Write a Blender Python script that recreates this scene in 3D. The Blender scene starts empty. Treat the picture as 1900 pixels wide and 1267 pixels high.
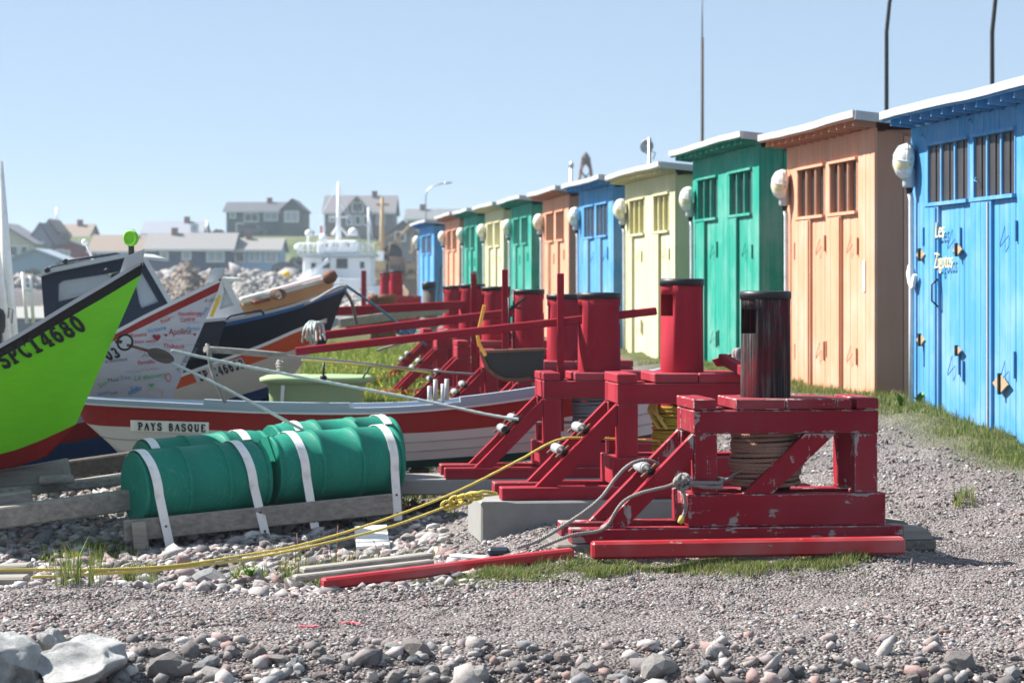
import bpy, math, random
import numpy as np
from mathutils import Vector, Matrix
from mathutils.bvhtree import BVHTree
random.seed(7); RNG = np.random.default_rng(11)
scene = bpy.context.scene
COL = scene.collection
# ------------------------------------------------------------------ camera
F, CX, HY, EYE = 4400.0, 950.0, 530.0, 1.6      # focal length in photo pixels, horizon row, eye height
cam_d = bpy.data.cameras.new('camera'); cam = bpy.data.objects.new('camera', cam_d); COL.objects.link(cam)
cam.location = (0, 0, EYE); cam.rotation_euler = (math.radians(90), 0, 0)
cam_d.sensor_width = 36; cam_d.lens = 36 * F / 1900; cam_d.shift_y = -(633.5 - HY) / 1900
cam_d.clip_start = 0.5; cam_d.clip_end = 6000
cam_d.dof.use_dof = True; cam_d.dof.focus_distance = 13.2; cam_d.dof.aperture_fstop = 4.6
scene.camera = cam
# ------------------------------------------------------------------ sky and sun
SUN_EL, SUN_H = math.radians(46), Vector((-0.935, 0.355, 0)).normalized()
world = bpy.data.worlds.new('World'); scene.world = world; world.use_nodes = True
wn = world.node_tree.nodes; wl = world.node_tree.links
bg = wn['Background']; sky = wn.new('ShaderNodeTexSky'); sky.sky_type = 'NISHITA'; sky.sun_disc = False
sky.sun_elevation = SUN_EL; sky.sun_rotation = math.atan2(SUN_H.x, SUN_H.y)
sky.air_density = 0.6; sky.dust_density = 0.1; sky.ozone_density = 4.0; sky.altitude = 0
veil = wn.new('ShaderNodeMix'); veil.data_type = 'RGBA'; veil.inputs['Factor'].default_value = .6      # thin even veil of high haze over the whole sky
veil.inputs['B'].default_value = (4.6, 5.9, 7.2, 1); wl.new(sky.outputs[0], veil.inputs['A'])
wl.new(veil.outputs['Result'], bg.inputs[0]); bg.inputs[1].default_value = 0.051
sd = bpy.data.lights.new('sun', 'SUN'); sun = bpy.data.objects.new('sun', sd); COL.objects.link(sun)
sd.energy = 5.0; sd.angle = math.radians(0.53); sd.color = (1.0, 0.955, 0.89)
to_sun = SUN_H * math.cos(SUN_EL) + Vector((0, 0, math.sin(SUN_EL)))
sun.rotation_euler = to_sun.to_track_quat('Z', 'Y').to_euler(); sun.location = (-20, 10, 30)
vs = scene.view_settings; vs.view_transform = 'Standard'; vs.look = 'None'; vs.gamma = 1; vs.exposure = 1.35
vs.use_curve_mapping = False
# ------------------------------------------------------------------ helpers
def W(px, py, d): return Vector(((px - CX) / F * d, d, EYE - (py - HY) / F * d))
def sst(a, b, x):
    t = np.clip((x - a) / (b - a), 0, 1); return t * t * (3 - 2 * t)
Z = Vector((0, 0, 1))
def frame(a, up=Z):
    a = a.normalized()
    s = a.cross(up)
    if s.length < 1e-4: s = a.cross(Vector((1, 0, 0)))
    s.normalize(); u = s.cross(a).normalized()
    return a, s, u
class MB:
    def __init__(s): s.v = []; s.f = []; s.sm = []; s.mi = []; s.cur = 0
    def add(s, vs, fs, smooth=False):
        o = len(s.v); s.v += [tuple(x) for x in vs]
        for f in fs: s.f.append(tuple(i + o for i in f)); s.sm.append(smooth); s.mi.append(s.cur)
        return s
    def obox(s, c, ax, ay, az, sx, sy, sz, ch=0.0):
        c = Vector(c); hx, hy, hz = ax * sx / 2, ay * sy / 2, az * sz / 2
        if ch <= 0:
            P = [c + hx * i + hy * j + hz * k for i in (-1, 1) for j in (-1, 1) for k in (-1, 1)]
            return s.add(P, [(0, 1, 3, 2), (4, 6, 7, 5), (0, 4, 5, 1), (2, 3, 7, 6), (0, 2, 6, 4), (1, 5, 7, 3)])
        ch = min(ch, sx * .4, sy * .4, sz * .4)
        fx, fy, fz = 1 - 2 * ch / sx, 1 - 2 * ch / sy, 1 - 2 * ch / sz
        V = []; I = {}
        for i in (-1, 1):
            for j in (-1, 1):
                for k in (-1, 1):
                    for t in range(3):
                        a = (i if t == 0 else i * fx); b = (j if t == 1 else j * fy); d = (k if t == 2 else k * fz)
                        I[(i, j, k, t)] = len(V); V.append(c + hx * a + hy * b + hz * d)
        Fc = []
        for sg in (-1, 1):
            q = [(sg, -1, -1), (sg, 1, -1), (sg, 1, 1), (sg, -1, 1)]; Fc.append(tuple(I[x + (0,)] for x in (q if sg > 0 else q[::-1])))
            q = [(-1, sg, -1), (-1, sg, 1), (1, sg, 1), (1, sg, -1)]; Fc.append(tuple(I[x + (1,)] for x in (q if sg > 0 else q[::-1])))
            q = [(-1, -1, sg), (1, -1, sg), (1, 1, sg), (-1, 1, sg)]; Fc.append(tuple(I[x + (2,)] for x in (q if sg > 0 else q[::-1])))
        for a in (-1, 1):
            for b in (-1, 1):
                Fc.append((I[(a, b, -1, 0)], I[(a, b, -1, 1)], I[(a, b, 1, 1)], I[(a, b, 1, 0)]))
                Fc.append((I[(a, -1, b, 0)], I[(a, -1, b, 2)], I[(a, 1, b, 2)], I[(a, 1, b, 0)]))
                Fc.append((I[(-1, a, b, 1)], I[(-1, a, b, 2)], I[(1, a, b, 2)], I[(1, a, b, 1)]))
        for i in (-1, 1):
            for j in (-1, 1):
                for k in (-1, 1): Fc.append((I[(i, j, k, 0)], I[(i, j, k, 1)], I[(i, j, k, 2)]))
        o = len(s.mi); s.add(V, Fc)
        for i in range(o + 6, len(s.mi)): s.mi[i] = 1          # chamfers can carry a chipped-edge paint
        return s
    def box(s, c, sx, sy, sz, ch=0.0): return s.obox(c, Vector((1, 0, 0)), Vector((0, 1, 0)), Z, sx, sy, sz, ch)
    def bar(s, p, q, w, h, up=Z, ch=0.0):
        p, q = Vector(p), Vector(q); a, sd_, u = frame(q - p, up)
        return s.obox((p + q) / 2, a, sd_, u, (q - p).length, w, h, ch)
    def tube(s, pts, r, n=8, cap=True, rs=None):
        pts = [Vector(p) for p in pts]; V = []; m = len(pts)
        up = Z if abs((pts[-1] - pts[0]).normalized().z) < .95 else Vector((1, 0, 0))
        for i, p in enumerate(pts):
            t = pts[min(i + 1, m - 1)] - pts[max(i - 1, 0)]
            a, sd_, u = frame(t, up); up = u
            rr = rs[i] if rs else r
            for k in range(n):
                th = 2 * math.pi * k / n; V.append(p + (sd_ * math.cos(th) + u * math.sin(th)) * rr)
        Fc = [(i * n + k, i * n + (k + 1) % n, (i + 1) * n + (k + 1) % n, (i + 1) * n + k) for i in range(m - 1) for k in range(n)]
        s.add(V, Fc, True)
        if cap:
            o = len(s.v) - len(V)
            s.f.append(tuple(o + k for k in range(n))[::-1]); s.sm.append(False); s.mi.append(s.cur)
            s.f.append(tuple(o + (m - 1) * n + k for k in range(n))); s.sm.append(False); s.mi.append(s.cur)
        return s
    def lathe(s, base, axis, prof, n=24, smooth=True, cap=True, crisp=False):
        base = Vector(base); a, sd_, u = frame(Vector(axis), Z if abs(Vector(axis).normalized().z) < .9 else Vector((0, 1, 0)))
        V = []
        for r, h in prof:
            for k in range(n):
                th = 2 * math.pi * k / n; V.append(base + a * h + (sd_ * math.cos(th) + u * math.sin(th)) * r)
        m = len(prof)
        Fc = [(i * n + k, i * n + (k + 1) % n, (i + 1) * n + (k + 1) % n, (i + 1) * n + k) for i in range(m - 1) for k in range(n)]
        s.add(V, Fc, smooth); o = len(s.v) - len(V)
        if smooth:                                    # steps in the profile keep a hard edge
            for i in range(m - 1):
                if abs(prof[i + 1][1] - prof[i][1]) < .5 * abs(prof[i + 1][0] - prof[i][0]) and crisp:
                    for q in range(n): s.sm[len(s.sm) - len(Fc) + i * n + q] = False
        if cap:
            s.f.append(tuple(o + k for k in range(n))[::-1]); s.sm.append(False); s.mi.append(s.cur)
            s.f.append(tuple(o + (m - 1) * n + k for k in range(n))); s.sm.append(False); s.mi.append(s.cur)
        return s
    def prism(s, poly, vec):
        poly = [Vector(p) for p in poly]; vec = Vector(vec); n = len(poly)
        V = poly + [p + vec for p in poly]
        Fc = [tuple(range(n)), tuple(range(2 * n - 1, n - 1, -1))] + [(i, i + n, (i + 1) % n + n, (i + 1) % n) for i in range(n)]
        return s.add(V, Fc)
    def loft(s, rows, smooth=True):
        n = len(rows[0]); V = [p for r in rows for p in r]
        Fc = [(i * n + k, i * n + k + 1, (i + 1) * n + k + 1, (i + 1) * n + k) for i in range(len(rows) - 1) for k in range(n - 1)]
        return s.add(V, Fc, smooth)
    def mesh(s, name, mats, inv=None):
        me = bpy.data.meshes.new(name)
        V = s.v if inv is None else [tuple(inv @ Vector(p)) for p in s.v]
        me.from_pydata(V, [], s.f); me.polygons.foreach_set('use_smooth', s.sm)
        mats = list(mats) if isinstance(mats, (list, tuple)) else [mats]
        for m in mats: me.materials.append(m)
        if len(mats) > 1: me.polygons.foreach_set('material_index', s.mi)
        import bmesh as _b
        bm = _b.new(); bm.from_mesh(me); _b.ops.recalc_face_normals(bm, faces=bm.faces); bm.to_mesh(me); bm.free()
        me.update(); return me
    def build(s, name, mats, parent=None, loc=None):
        inv = None
        if parent is not None: inv = world_of(parent).inverted()
        elif loc is not None: inv = Matrix.Translation(Vector(loc)).inverted()
        o = bpy.data.objects.new(name, s.mesh(name, mats, inv)); COL.objects.link(o)
        if parent is not None: o.parent = parent
        elif loc is not None: o.location = loc
        return o
def world_of(o):
    m = Matrix.LocRotScale(o.location, o.rotation_euler, o.scale)
    return world_of(o.parent) @ m if o.parent else m
def tag(o, label=None, cat=None, group=None, kind=None):
    if label: o['label'] = label
    if cat: o['category'] = cat
    if group: o['group'] = group
    if kind: o['kind'] = kind
    return o
def empty(name, loc, label, cat, group=None, rz=0.0):
    o = bpy.data.objects.new(name, None); COL.objects.link(o); o.location = loc; o.rotation_euler = (0, 0, rz)
    o.empty_display_size = .2
    return tag(o, label, cat, group)
def copy_tree(o, parent=None):
    c = o.copy(); COL.objects.link(c); c.parent = parent
    for ch in list(o.children): copy_tree(ch, c)
    return c
def catmull(pts, n):
    P = [Vector(p) for p in pts]; out = []
    P = [P[0] * 2 - P[1]] + P + [P[-1] * 2 - P[-2]]
    m = len(P) - 3
    for i in range(n):
        u = i / (n - 1) * m; k = min(int(u), m - 1); t = u - k
        a, b, c, d = P[k:k + 4]
        out.append(.5 * ((2 * b) + (c - a) * t + (2 * a - 5 * b + 4 * c - d) * t * t + (3 * b - a - 3 * c + d) * t ** 3))
    return out
# ------------------------------------------------------------------ materials
def srgb(r, g, b):
    f = lambda c: (c / 255 / 12.92) if c <= 10 else ((c / 255 + .055) / 1.055) ** 2.4
    return (f(r), f(g), f(b), 1)
class NT:
    def __init__(s, name):
        s.m = bpy.data.materials.new(name); s.m.use_nodes = True; s.t = s.m.node_tree; s.n = s.t.nodes
        s.b = s.n['Principled BSDF']
        s.tc = s.n.new('ShaderNodeTexCoord')
    def new(s, t, **k):
        x = s.n.new(t)
        for a, v in k.items(): setattr(x, a, v)
        return x
    def link(s, a, b): s.t.links.new(a, b)
    def val(s, sock, v):
        if hasattr(v, 'is_linked') or hasattr(v, 'links'): s.link(v, sock)
        else: sock.default_value = v
    def mapping(s, scale, coord='Object'):
        m = s.new('ShaderNodeMapping'); s.link(s.tc.outputs[coord], m.inputs[0]); m.inputs['Scale'].default_value = scale; return m.outputs[0]
    def noise(s, vec, scale, detail=4, rough=.55):
        n = s.new('ShaderNodeTexNoise'); s.link(vec, n.inputs['Vector']); n.inputs['Scale'].default_value = scale
        n.inputs['Detail'].default_value = detail; n.inputs['Roughness'].default_value = rough; return n.outputs['Fac']
    def ramp(s, fac, stops):
        r = s.new('ShaderNodeValToRGB'); s.link(fac, r.inputs[0]); e = r.color_ramp.elements
        while len(e) < len(stops): e.new(.5)
        for x, (p, c) in zip(e, stops): x.position = p; x.color = c if len(c) == 4 else tuple(c) + (1,)
        return r.outputs[0]
    def mix(s, fac, a, b, mode='MIX'):
        m = s.new('ShaderNodeMix', data_type='RGBA', blend_type=mode)
        s.val(m.inputs['Factor'], fac); s.val(m.inputs['A'], a); s.val(m.inputs['B'], b); return m.outputs['Result']
    def math(s, op, a, b=0.0, clamp=False):
        m = s.new('ShaderNodeMath', operation=op, use_clamp=clamp); s.val(m.inputs[0], a); s.val(m.inputs[1], b); return m.outputs[0]
    def bump(s, h, strength=.3, dist=.01):
        b = s.new('ShaderNodeBump'); s.link(h, b.inputs['Height']); b.inputs['Strength'].default_value = strength
        b.inputs['Distance'].default_value = dist; s.link(b.outputs[0], s.b.inputs['Normal'])
    def out(s, col=None, rough=None, metal=None, spec=None):
        if col is not None: s.val(s.b.inputs['Base Color'], col)
        if rough is not None: s.val(s.b.inputs['Roughness'], rough)
        if metal is not None: s.b.inputs['Metallic'].default_value = metal
        if spec is not None: s.b.inputs['Specular IOR Level'].default_value = spec
        return s.m
    def rand(s): return s.new('ShaderNodeObjectInfo').outputs['Random']
def grey(v): return (v, v, v, 1)
def mulc(c, k): return tuple(min(1, x * k) for x in c[:3]) + (1,)
# painted timber: own colour varies a little per board, grain along one axis, paint worn off in patches
def painted(name, col, wear=.1, axis='Z', under=(.26, .24, .22, 1), rough=.55, var=.18, scale=5.0, grain=.35, fade=.25, spec=.15, streak=0.0, edge=0.0):
    k = NT(name); st = {'X': (.12, 1, 1), 'Y': (1, .12, 1), 'Z': (1, 1, .12)}[axis]
    g = k.mapping(st); o = k.mapping((1, 1, 1))
    n1 = k.noise(g, 60, 5, .6); n2 = k.noise(o, scale, 6, .65); n3 = k.noise(g, 14, 4)
    c = k.mix(n3, mulc(col, 1 - var), mulc(col, 1 + var))
    c = k.mix(k.math('MULTIPLY', k.rand(), .5), c, mulc(col, 1 - var * 1.2))
    c = k.mix(k.ramp(k.noise(o, 1.7, 3), [(.45, (0, 0, 0)), (.75, (fade,) * 3)]), c, tuple(min(1, .35 * x + .5) for x in col[:3]) + (1,))
    if streak: c = k.mix(k.ramp(k.noise(k.mapping(tuple(v * (1 if v == 1 else .35) for v in st)), 17, 6, .7), [(.46, (0, 0, 0)), (.72, (streak,) * 3)]), c, tuple(min(1, .55 * x + .36) for x in col[:3]) + (1,))
    mw = k.math('ADD', k.math('MULTIPLY', n2, .75), k.math('MULTIPLY', n1, .25))
    if edge:            # paint goes first along the arrises of a timber
        sp = k.new('ShaderNodeSeparateXYZ'); k.link(k.tc.outputs['Generated'], sp.inputs[0])
        es = [k.math('ABSOLUTE', k.math('SUBTRACT', k.math('MULTIPLY', sp.outputs[i], 2.0), 1.0)) for i in range(3)]
        mxx = k.math('MAXIMUM', k.math('MAXIMUM', es[0], es[1]), es[2]); mnn = k.math('MINIMUM', k.math('MINIMUM', es[0], es[1]), es[2])
        sec = k.math('SUBTRACT', k.math('SUBTRACT', k.math('ADD', k.math('ADD', es[0], es[1]), es[2]), mxx), mnn)
        mw = k.math('ADD', mw, k.math('MULTIPLY', k.math('POWER', sec, 9.0), edge))
    th = .78 - .32 * wear
    m = k.ramp(mw, [(th - .012, (0, 0, 0)), (th + .012, (1, 1, 1))])
    wood = k.mix(n1, mulc(under, .6), mulc(under, 1.35))
    c = k.mix(m, c, wood)
    h = k.math('SUBTRACT', k.math('MULTIPLY', n1, .5), k.math('MULTIPLY', m, .8))
    k.bump(h, grain, .006)
    return k.out(c, k.math('ADD', k.math('MULTIPLY', n2, .25), rough - .1), spec=spec)
def wood(name, a, b, axis='X', rough=.8, scale=30, strength=.5):
    k = NT(name); st = {'X': (.06, 1, 1), 'Y': (1, .06, 1), 'Z': (1, 1, .06)}[axis]
    g = k.mapping(st); n1 = k.noise(g, scale, 6, .65); n2 = k.noise(k.mapping((1, 1, 1)), 4, 4)
    c = k.ramp(n1, [(.3, a), (.62, b)]); c = k.mix(k.math('MULTIPLY', n2, .6), c, mulc(a, .8))
    c = k.mix(k.math('MULTIPLY', k.rand(), .35), c, mulc(b, .6))
    k.bump(n1, strength, .008); return k.out(c, rough, spec=.25)
def plain(name, col, rough=.5, var=.12, scale=6, metal=0, bump=.08, dirt=0.0, spec=.4):
    k = NT(name); o = k.mapping((1, 1, 1)); n = k.noise(o, scale, 6, .6)
    c = k.mix(n, mulc(col, 1 - var), mulc(col, 1 + var))
    if dirt: c = k.mix(k.ramp(k.noise(o, scale * 1.7, 8, .7), [(.5, (0, 0, 0)), (.75, (dirt,) * 3)]), c, (.16, .14, .12, 1))
    if bump: k.bump(k.noise(o, scale * 12, 4), bump, .004)
    return k.out(c, k.math('ADD', k.math('MULTIPLY', n, .2), rough - .1), metal, spec)
def rope_mat(name, a, b, rough=.85, sc=120):
    k = NT(name); n = k.noise(k.mapping((1, 1, 1)), sc, 3); n2 = k.noise(k.mapping((1, 1, 1)), 9, 3)
    c = k.mix(n, a, b); c = k.mix(k.math('MULTIPLY', n2, .5), c, mulc(a, .6)); k.bump(n, .5, .004); return k.out(c, rough, spec=.2)
def attr_mat(name, rough=.85, scale=35, bump=.5, dist=.01, spec=.25, k2=.35):
    k = NT(name); a = k.new('ShaderNodeAttribute', attribute_name='Col').outputs['Color']
    n = k.noise(k.mapping((1, 1, 1)), scale, 6, .65)
    c = k.mix(n, k.mix(1.0, a, grey(1 - k2), 'MULTIPLY'), k.mix(1.0, a, grey(1 + k2), 'MULTIPLY'))
    k.bump(n, bump, dist); return k.out(c, rough, spec=spec)
RED = (.295, .020, .034, 1)
M = dict(
    red_v=painted('red_paint_upright', RED, .12, 'Z', grain=.45, fade=.03, var=.26, edge=.05, spec=.05, rough=.75), red_x=painted('red_paint_beam', RED, .12, 'X', grain=.45, fade=.03, var=.26, edge=.05, spec=.06, rough=.7),
    red_y=painted('red_paint_board', mulc(RED, 1.1), .12, 'Y', grain=.25, fade=.12),
    wr_v=painted('worn_red_upright', mulc(RED, .88), .58, 'Z', (.30, .28, .26, 1), scale=7, fade=.05, edge=.10, var=.25, spec=.06, rough=.7), wr_x=painted('worn_red_beam', mulc(RED, .88), .55, 'X', (.30, .28, .26, 1), scale=7, fade=.05, edge=.12, var=.25, spec=.06, rough=.7),
    wr_y=painted('worn_red_board', mulc(RED, .85), .50, 'Y', (.30, .28, .26, 1), scale=7, fade=.15, edge=.11, var=.25),
    bright_red=painted('bright_red_pole', (.36, .012, .018, 1), .42, 'X', (.3, .2, .18, 1), rough=.42, scale=11, spec=.4),
    tar=None,
    band=plain('black_band', (.012, .013, .017, 1), .45), black=plain('black_iron', (.015, .015, .016, 1), .5),
    steel=plain('galvanised_steel', (.42, .43, .44, 1), .42, metal=.75, dirt=.5), rust=plain('rusty_iron', (.17, .07, .04, 1), .85, .4, 9, bump=.4),
    rubber=plain('roller_rubber', (.02, .02, .022, 1), .6), roller=plain('roller_plastic', (.30, .31, .33, 1), .5, .2, dirt=.5),
    white=plain('white_paint', (.78, .78, .76, 1), .45, .05, dirt=.25), strap=plain('white_strap', (.80, .80, .78, 1), .5, .06, 9, dirt=.35),
    concrete=plain('concrete', (.24, .24, .23, 1), .9, .2, 5, bump=.5, dirt=.4),
    grey_wood=wood('weathered_wood', (.15, .138, .125, 1), (.42, .39, .345, 1)), grey_wood_z=wood('weathered_wood_upright', (.09, .08, .07, 1), (.22, .20, .18, 1), 'Z'),
    dark_wood=wood('dark_old_wood', (.05, .042, .038, 1), (.15, .125, .11, 1)), old_wood_y=wood('old_wood_block', (.10, .09, .08, 1), (.26, .235, .21, 1), 'Y'),
    tan_wood=wood('tan_wood', (.30, .21, .12, 1), (.52, .40, .26, 1)), oar=painted('orange_stick', (.72, .34, .05, 1), .3, 'Z'),
    glass=plain('dark_glass', (.03, .034, .04, 1), .08, .2, bump=0, spec=.6),
    lamp_glass=plain('lamp_globe', (.80, .78, .68, 1), .35, .05, bump=0), lamp_yellow=plain('lamp_band', (.82, .74, .42, 1), .3, .08, bump=0),
    lamp_base=plain('lamp_base', (.42, .46, .48, 1), .55, .1), pipe=plain('conduit_pipe', (.62, .66, .70, 1), .45, .1, dirt=.3),
    roofing=plain('roofing_felt', (.11, .105, .10, 1), .95, .25, 8, bump=.4),
    rope_brown=rope_mat('brown_rope', (.16, .09, .065, 1), (.48, .31, .235, 1)), rope_yellow=rope_mat('yellow_rope', (.50, .38, .06, 1), (.80, .68, .22, 1)),
    rope_grey=rope_mat('grey_rope', (.17, .16, .15, 1), (.42, .40, .38, 1)), rope_teal=rope_mat('pale_rope', (.40, .47, .45, 1), (.72, .78, .76, 1)),
    rope_dark=rope_mat('dark_grey_rope', (.11, .125, .14, 1), (.30, .33, .36, 1)), rope_blue=rope_mat('blue_rope', (.05, .16, .32, 1), (.16, .38, .58, 1)),
    rope_olive=rope_mat('olive_yellow_rope', (.26, .19, .02, 1), (.62, .47, .06, 1)),
    black_print=plain('black_print', (.012, .012, .012, 1), .6, bump=0), red_print=plain('red_print', (.55, .03, .04, 1), .6, bump=0),
    blue_print=plain('blue_print', (.06, .28, .55, 1), .6, bump=0), green_print=plain('green_print', (.10, .42, .10, 1), .6, bump=0),
    dred_print=plain('dark_red_print', (.30, .02, .04, 1), .6, bump=0), grey_print=plain('grey_print', (.16, .17, .20, 1), .6, bump=0),
    yellow=plain('yellow_paint', (.80, .50, .04, 1), .5), cream=plain('cream_letter', (.82, .74, .48, 1), .6),
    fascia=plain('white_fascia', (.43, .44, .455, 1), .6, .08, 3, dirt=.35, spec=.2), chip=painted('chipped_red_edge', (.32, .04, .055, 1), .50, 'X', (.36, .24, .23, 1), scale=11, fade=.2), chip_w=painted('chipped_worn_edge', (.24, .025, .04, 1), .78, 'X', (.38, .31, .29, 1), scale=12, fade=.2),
    globe=None, stone=None)
k = NT('lamp_globe_banded'); sp = k.new('ShaderNodeSeparateXYZ'); k.link(k.tc.outputs['Object'], sp.inputs[0])
M['globe'] = k.out(k.ramp(sp.outputs[2], [(.165, (.72, .72, .68)), (.18, (.70, .62, .36)), (.235, (.72, .65, .40)), (.25, (.76, .75, .70))]), .3, spec=.4)
k = NT('weathered_black_drum'); n1 = k.noise(k.mapping((1, 1, .045)), 42, 5, .75); n2 = k.noise(k.mapping((1, 1, .5)), 5, 5, .65)
c = k.ramp(n1, [(.34, (.010, .008, .008)), (.5, (.040, .031, .032)), (.66, (.15, .125, .125))]); c = k.mix(k.ramp(n2, [(.46, (0, 0, 0)), (.60, (.7,) * 3)]), c, (.13, .014, .022, 1))
k.bump(n1, 1.0, .03); M['tar'] = k.out(c, .9, spec=.08)
# ------------------------------------------------------------------ ground
ROW = Vector((-(950 - 380) / F, 1, 0)).normalized(); NRM = Vector((ROW.y, -ROW.x, 0))      # along the hut row, and into the huts
KROW = 24.0 * (1622 - 380)                                                                    # row depth * (px - vanishing px)
def row_d(px): return KROW / (px - 380)
def G(X, Y):
    X = np.asarray(X, float); Y = np.asarray(Y, float)
    q = -((X - 3.665) * NRM.x + (Y - 24) * NRM.y)
    z = .46 * (1 - sst(.1, 3.3, q)) * sst(14.2, 23.8, Y)
    z = z + .005 * np.clip(Y - 24, 0, 50)
    left = sst(.15, -1.1, X) if False else 1 - sst(-1.1, .25, X)
    z = z - left * .27 * sst(12.45, 13.6, Y) + left * .27 * sst(16.5, 21, Y)
    z = z + .15 * sst(20, 29, Y) * sst(2.0, 3.6, q) * (1 - sst(50, 75, Y)) + .07 * sst(12.5, 13.2, Y) * (1 - sst(16.5, 19, Y)) * sst(-.4, .3, X) * sst(2.2, 3, q)
    z = z - .30 * (1 - sst(9.3, 10.7, Y))
    z = z - 4.0 * (1 - sst(-9.5, -5.5, X)) * sst(30, 44, Y)
    z = z - 5.0 * sst(92, 110, Y) * (1 - sst(20, 45, X))
    # far shore
    far = sst(262, 275, Y)
    hill = 2.2 + 1.5 * sst(300, 322, Y) + 5.6 * sst(338, 368, Y) + 1.2 * sst(380, 460, Y)
    z = z * (1 - far) + hill * far
    und = .018 * np.sin(X * 2.3 + Y * 1.1) + .014 * np.sin(X * 4.1 - Y * 3.3 + 1) + .01 * np.sin(X * 7.7 + Y * 6.1)
    return z + und * sst(10, 14, Y) * (1 - sst(60, 90, Y)) + .5 * und
def Gz(x, y): return float(G(x, y))
def on_ground(px, py, lo=8.5, hi=80):
    """first depth along the ray of a photo pixel where it meets the ground"""
    d = np.arange(lo, hi, .02); X = (px - CX) / F * d; z = EYE - (py - HY) / F * d
    k = np.nonzero(z - G(X, d) <= 0)[0]
    dd = d[k[0]] if len(k) else hi
    return Vector(((px - CX) / F * dd, dd, Gz((px - CX) / F * dd, dd)))
def axis_vals(segs):
    out = []
    for a, b, st in segs: out += list(np.arange(a, b, st))
    return np.array(out + [segs[-1][1]])
gx = axis_vals([(-1600, -300, 130), (-300, -60, 15), (-60, -14, 2), (-14, -4.5, .4), (-4.5, 5, .09), (5, 14, .5), (14, 60, 3), (60, 300, 20), (300, 1600, 130)])
gy = axis_vals([(2, 8.6, .6), (8.6, 22, .09), (22, 40, .25), (40, 120, 1.5), (120, 256, 8), (256, 300, 2), (300, 470, 4), (470, 900, 60), (900, 3500, 300)])
GX, GY = np.meshgrid(gx, gy); GZ = G(GX, GY)
rough = RNG.normal(0, 1, GX.shape) * np.where((GX > -4.6) & (GX < 5) & (GY > 8.5) & (GY < 22), .008, 0)
GZ = GZ + rough
nx, ny = len(gx), len(gy)
gv = np.stack([GX, GY, GZ], -1).reshape(-1, 3)
ii = np.arange(nx * ny).reshape(ny, nx)
gf = np.stack([ii[:-1, :-1], ii[:-1, 1:], ii[1:, 1:], ii[1:, :-1]], -1).reshape(-1, 4)
gm = bpy.data.meshes.new('ground'); gm.from_pydata(gv.tolist(), [], gf.tolist()); gm.polygons.foreach_set('use_smooth', [True] * len(gf))
# own colour of the ground: x = turf / soil, y = stony beach, z = far heath
qv = -((GX - 3.665) * NRM.x + (GY - 24) * NRM.y)
turf = np.clip(sst(20.5, 24, GY) * (1 - sst(60, 90, GY)) * sst(1.5, 2.6, qv) + (1 - sst(.1, 1.0, qv)) * sst(16, 19, GY), 0, 1)
beach = (1 - sst(-1.0, .3, GX)) * sst(12.2, 12.9, GY) * (1 - sst(20, 22, GY)); heath = sst(280, 300, GY)
ca = gm.color_attributes.new('Col', 'FLOAT_COLOR', 'POINT')
ca.data.foreach_set('color', np.stack([turf, beach, heath, np.ones_like(turf)], -1).reshape(-1))
k = NT('ground_gravel')
sep = k.new('ShaderNodeSeparateColor'); k.link(k.new('ShaderNodeAttribute', attribute_name='Col').outputs['Color'], sep.inputs[0])
o = k.mapping((1, 1, 1)); vor = k.new('ShaderNodeTexVoronoi'); k.link(o, vor.inputs['Vector']); vor.inputs['Scale'].default_value = 62
cellv = k.new('ShaderNodeSeparateColor'); k.link(vor.outputs['Color'], cellv.inputs[0])
grav = k.ramp(cellv.outputs[0], [(0, (.11, .097, .094)), (.35, (.19, .168, .163)), (.7, (.27, .248, .24)), (1, (.38, .36, .35))])
grav = k.mix(k.math('MULTIPLY', k.noise(o, 1.3, 4), .55), grav, (.165, .135, .13, 1))
grav = k.mix(k.ramp(k.noise(o, 160, 3), [(.4, (0, 0, 0)), (.7, (.5, .5, .5))]), grav, (.07, .06, .058, 1))
soil = k.ramp(k.noise(o, 9, 6), [(.35, (.055, .07, .022)), (.6, (.12, .13, .05)), (.8, (.22, .19, .12))])
be = k.ramp(cellv.outputs[1], [(0, (.09, .08, .076)), (.5, (.19, .175, .165)), (1, (.31, .295, .28))])
he = k.ramp(k.noise(o, .12, 6), [(.35, (.05, .085, .03)), (.55, (.10, .13, .055)), (.75, (.20, .18, .12))])
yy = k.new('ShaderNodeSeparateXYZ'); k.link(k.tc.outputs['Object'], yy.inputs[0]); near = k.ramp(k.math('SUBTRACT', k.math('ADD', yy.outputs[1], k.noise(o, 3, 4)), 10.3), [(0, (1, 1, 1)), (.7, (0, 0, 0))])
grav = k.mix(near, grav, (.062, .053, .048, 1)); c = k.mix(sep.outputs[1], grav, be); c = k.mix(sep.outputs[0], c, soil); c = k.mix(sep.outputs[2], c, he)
hgt = k.math('ADD', k.math('MULTIPLY', vor.outputs['Distance'], -1.2), k.math('MULTIPLY', k.noise(o, 45, 5), .8))
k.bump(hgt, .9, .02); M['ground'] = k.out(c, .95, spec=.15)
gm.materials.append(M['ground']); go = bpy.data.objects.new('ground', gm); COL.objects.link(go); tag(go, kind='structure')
# ------------------------------------------------------------------ water
k = NT('harbour_water'); o = k.mapping((1, .35, 1)); n = k.noise(o, .9, 5); k.bump(n, .25, .2)
M['water'] = k.out((.035, .075, .10, 1), .12, spec=.5)
b = MB(); b.add([(-1600, 26, -1.5), (1600, 26, -1.5), (1600, 3500, -1.5), (-1600, 3500, -1.5)], [(0, 1, 2, 3)])
tag(b.build('water', M['water']), kind='structure')
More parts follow.
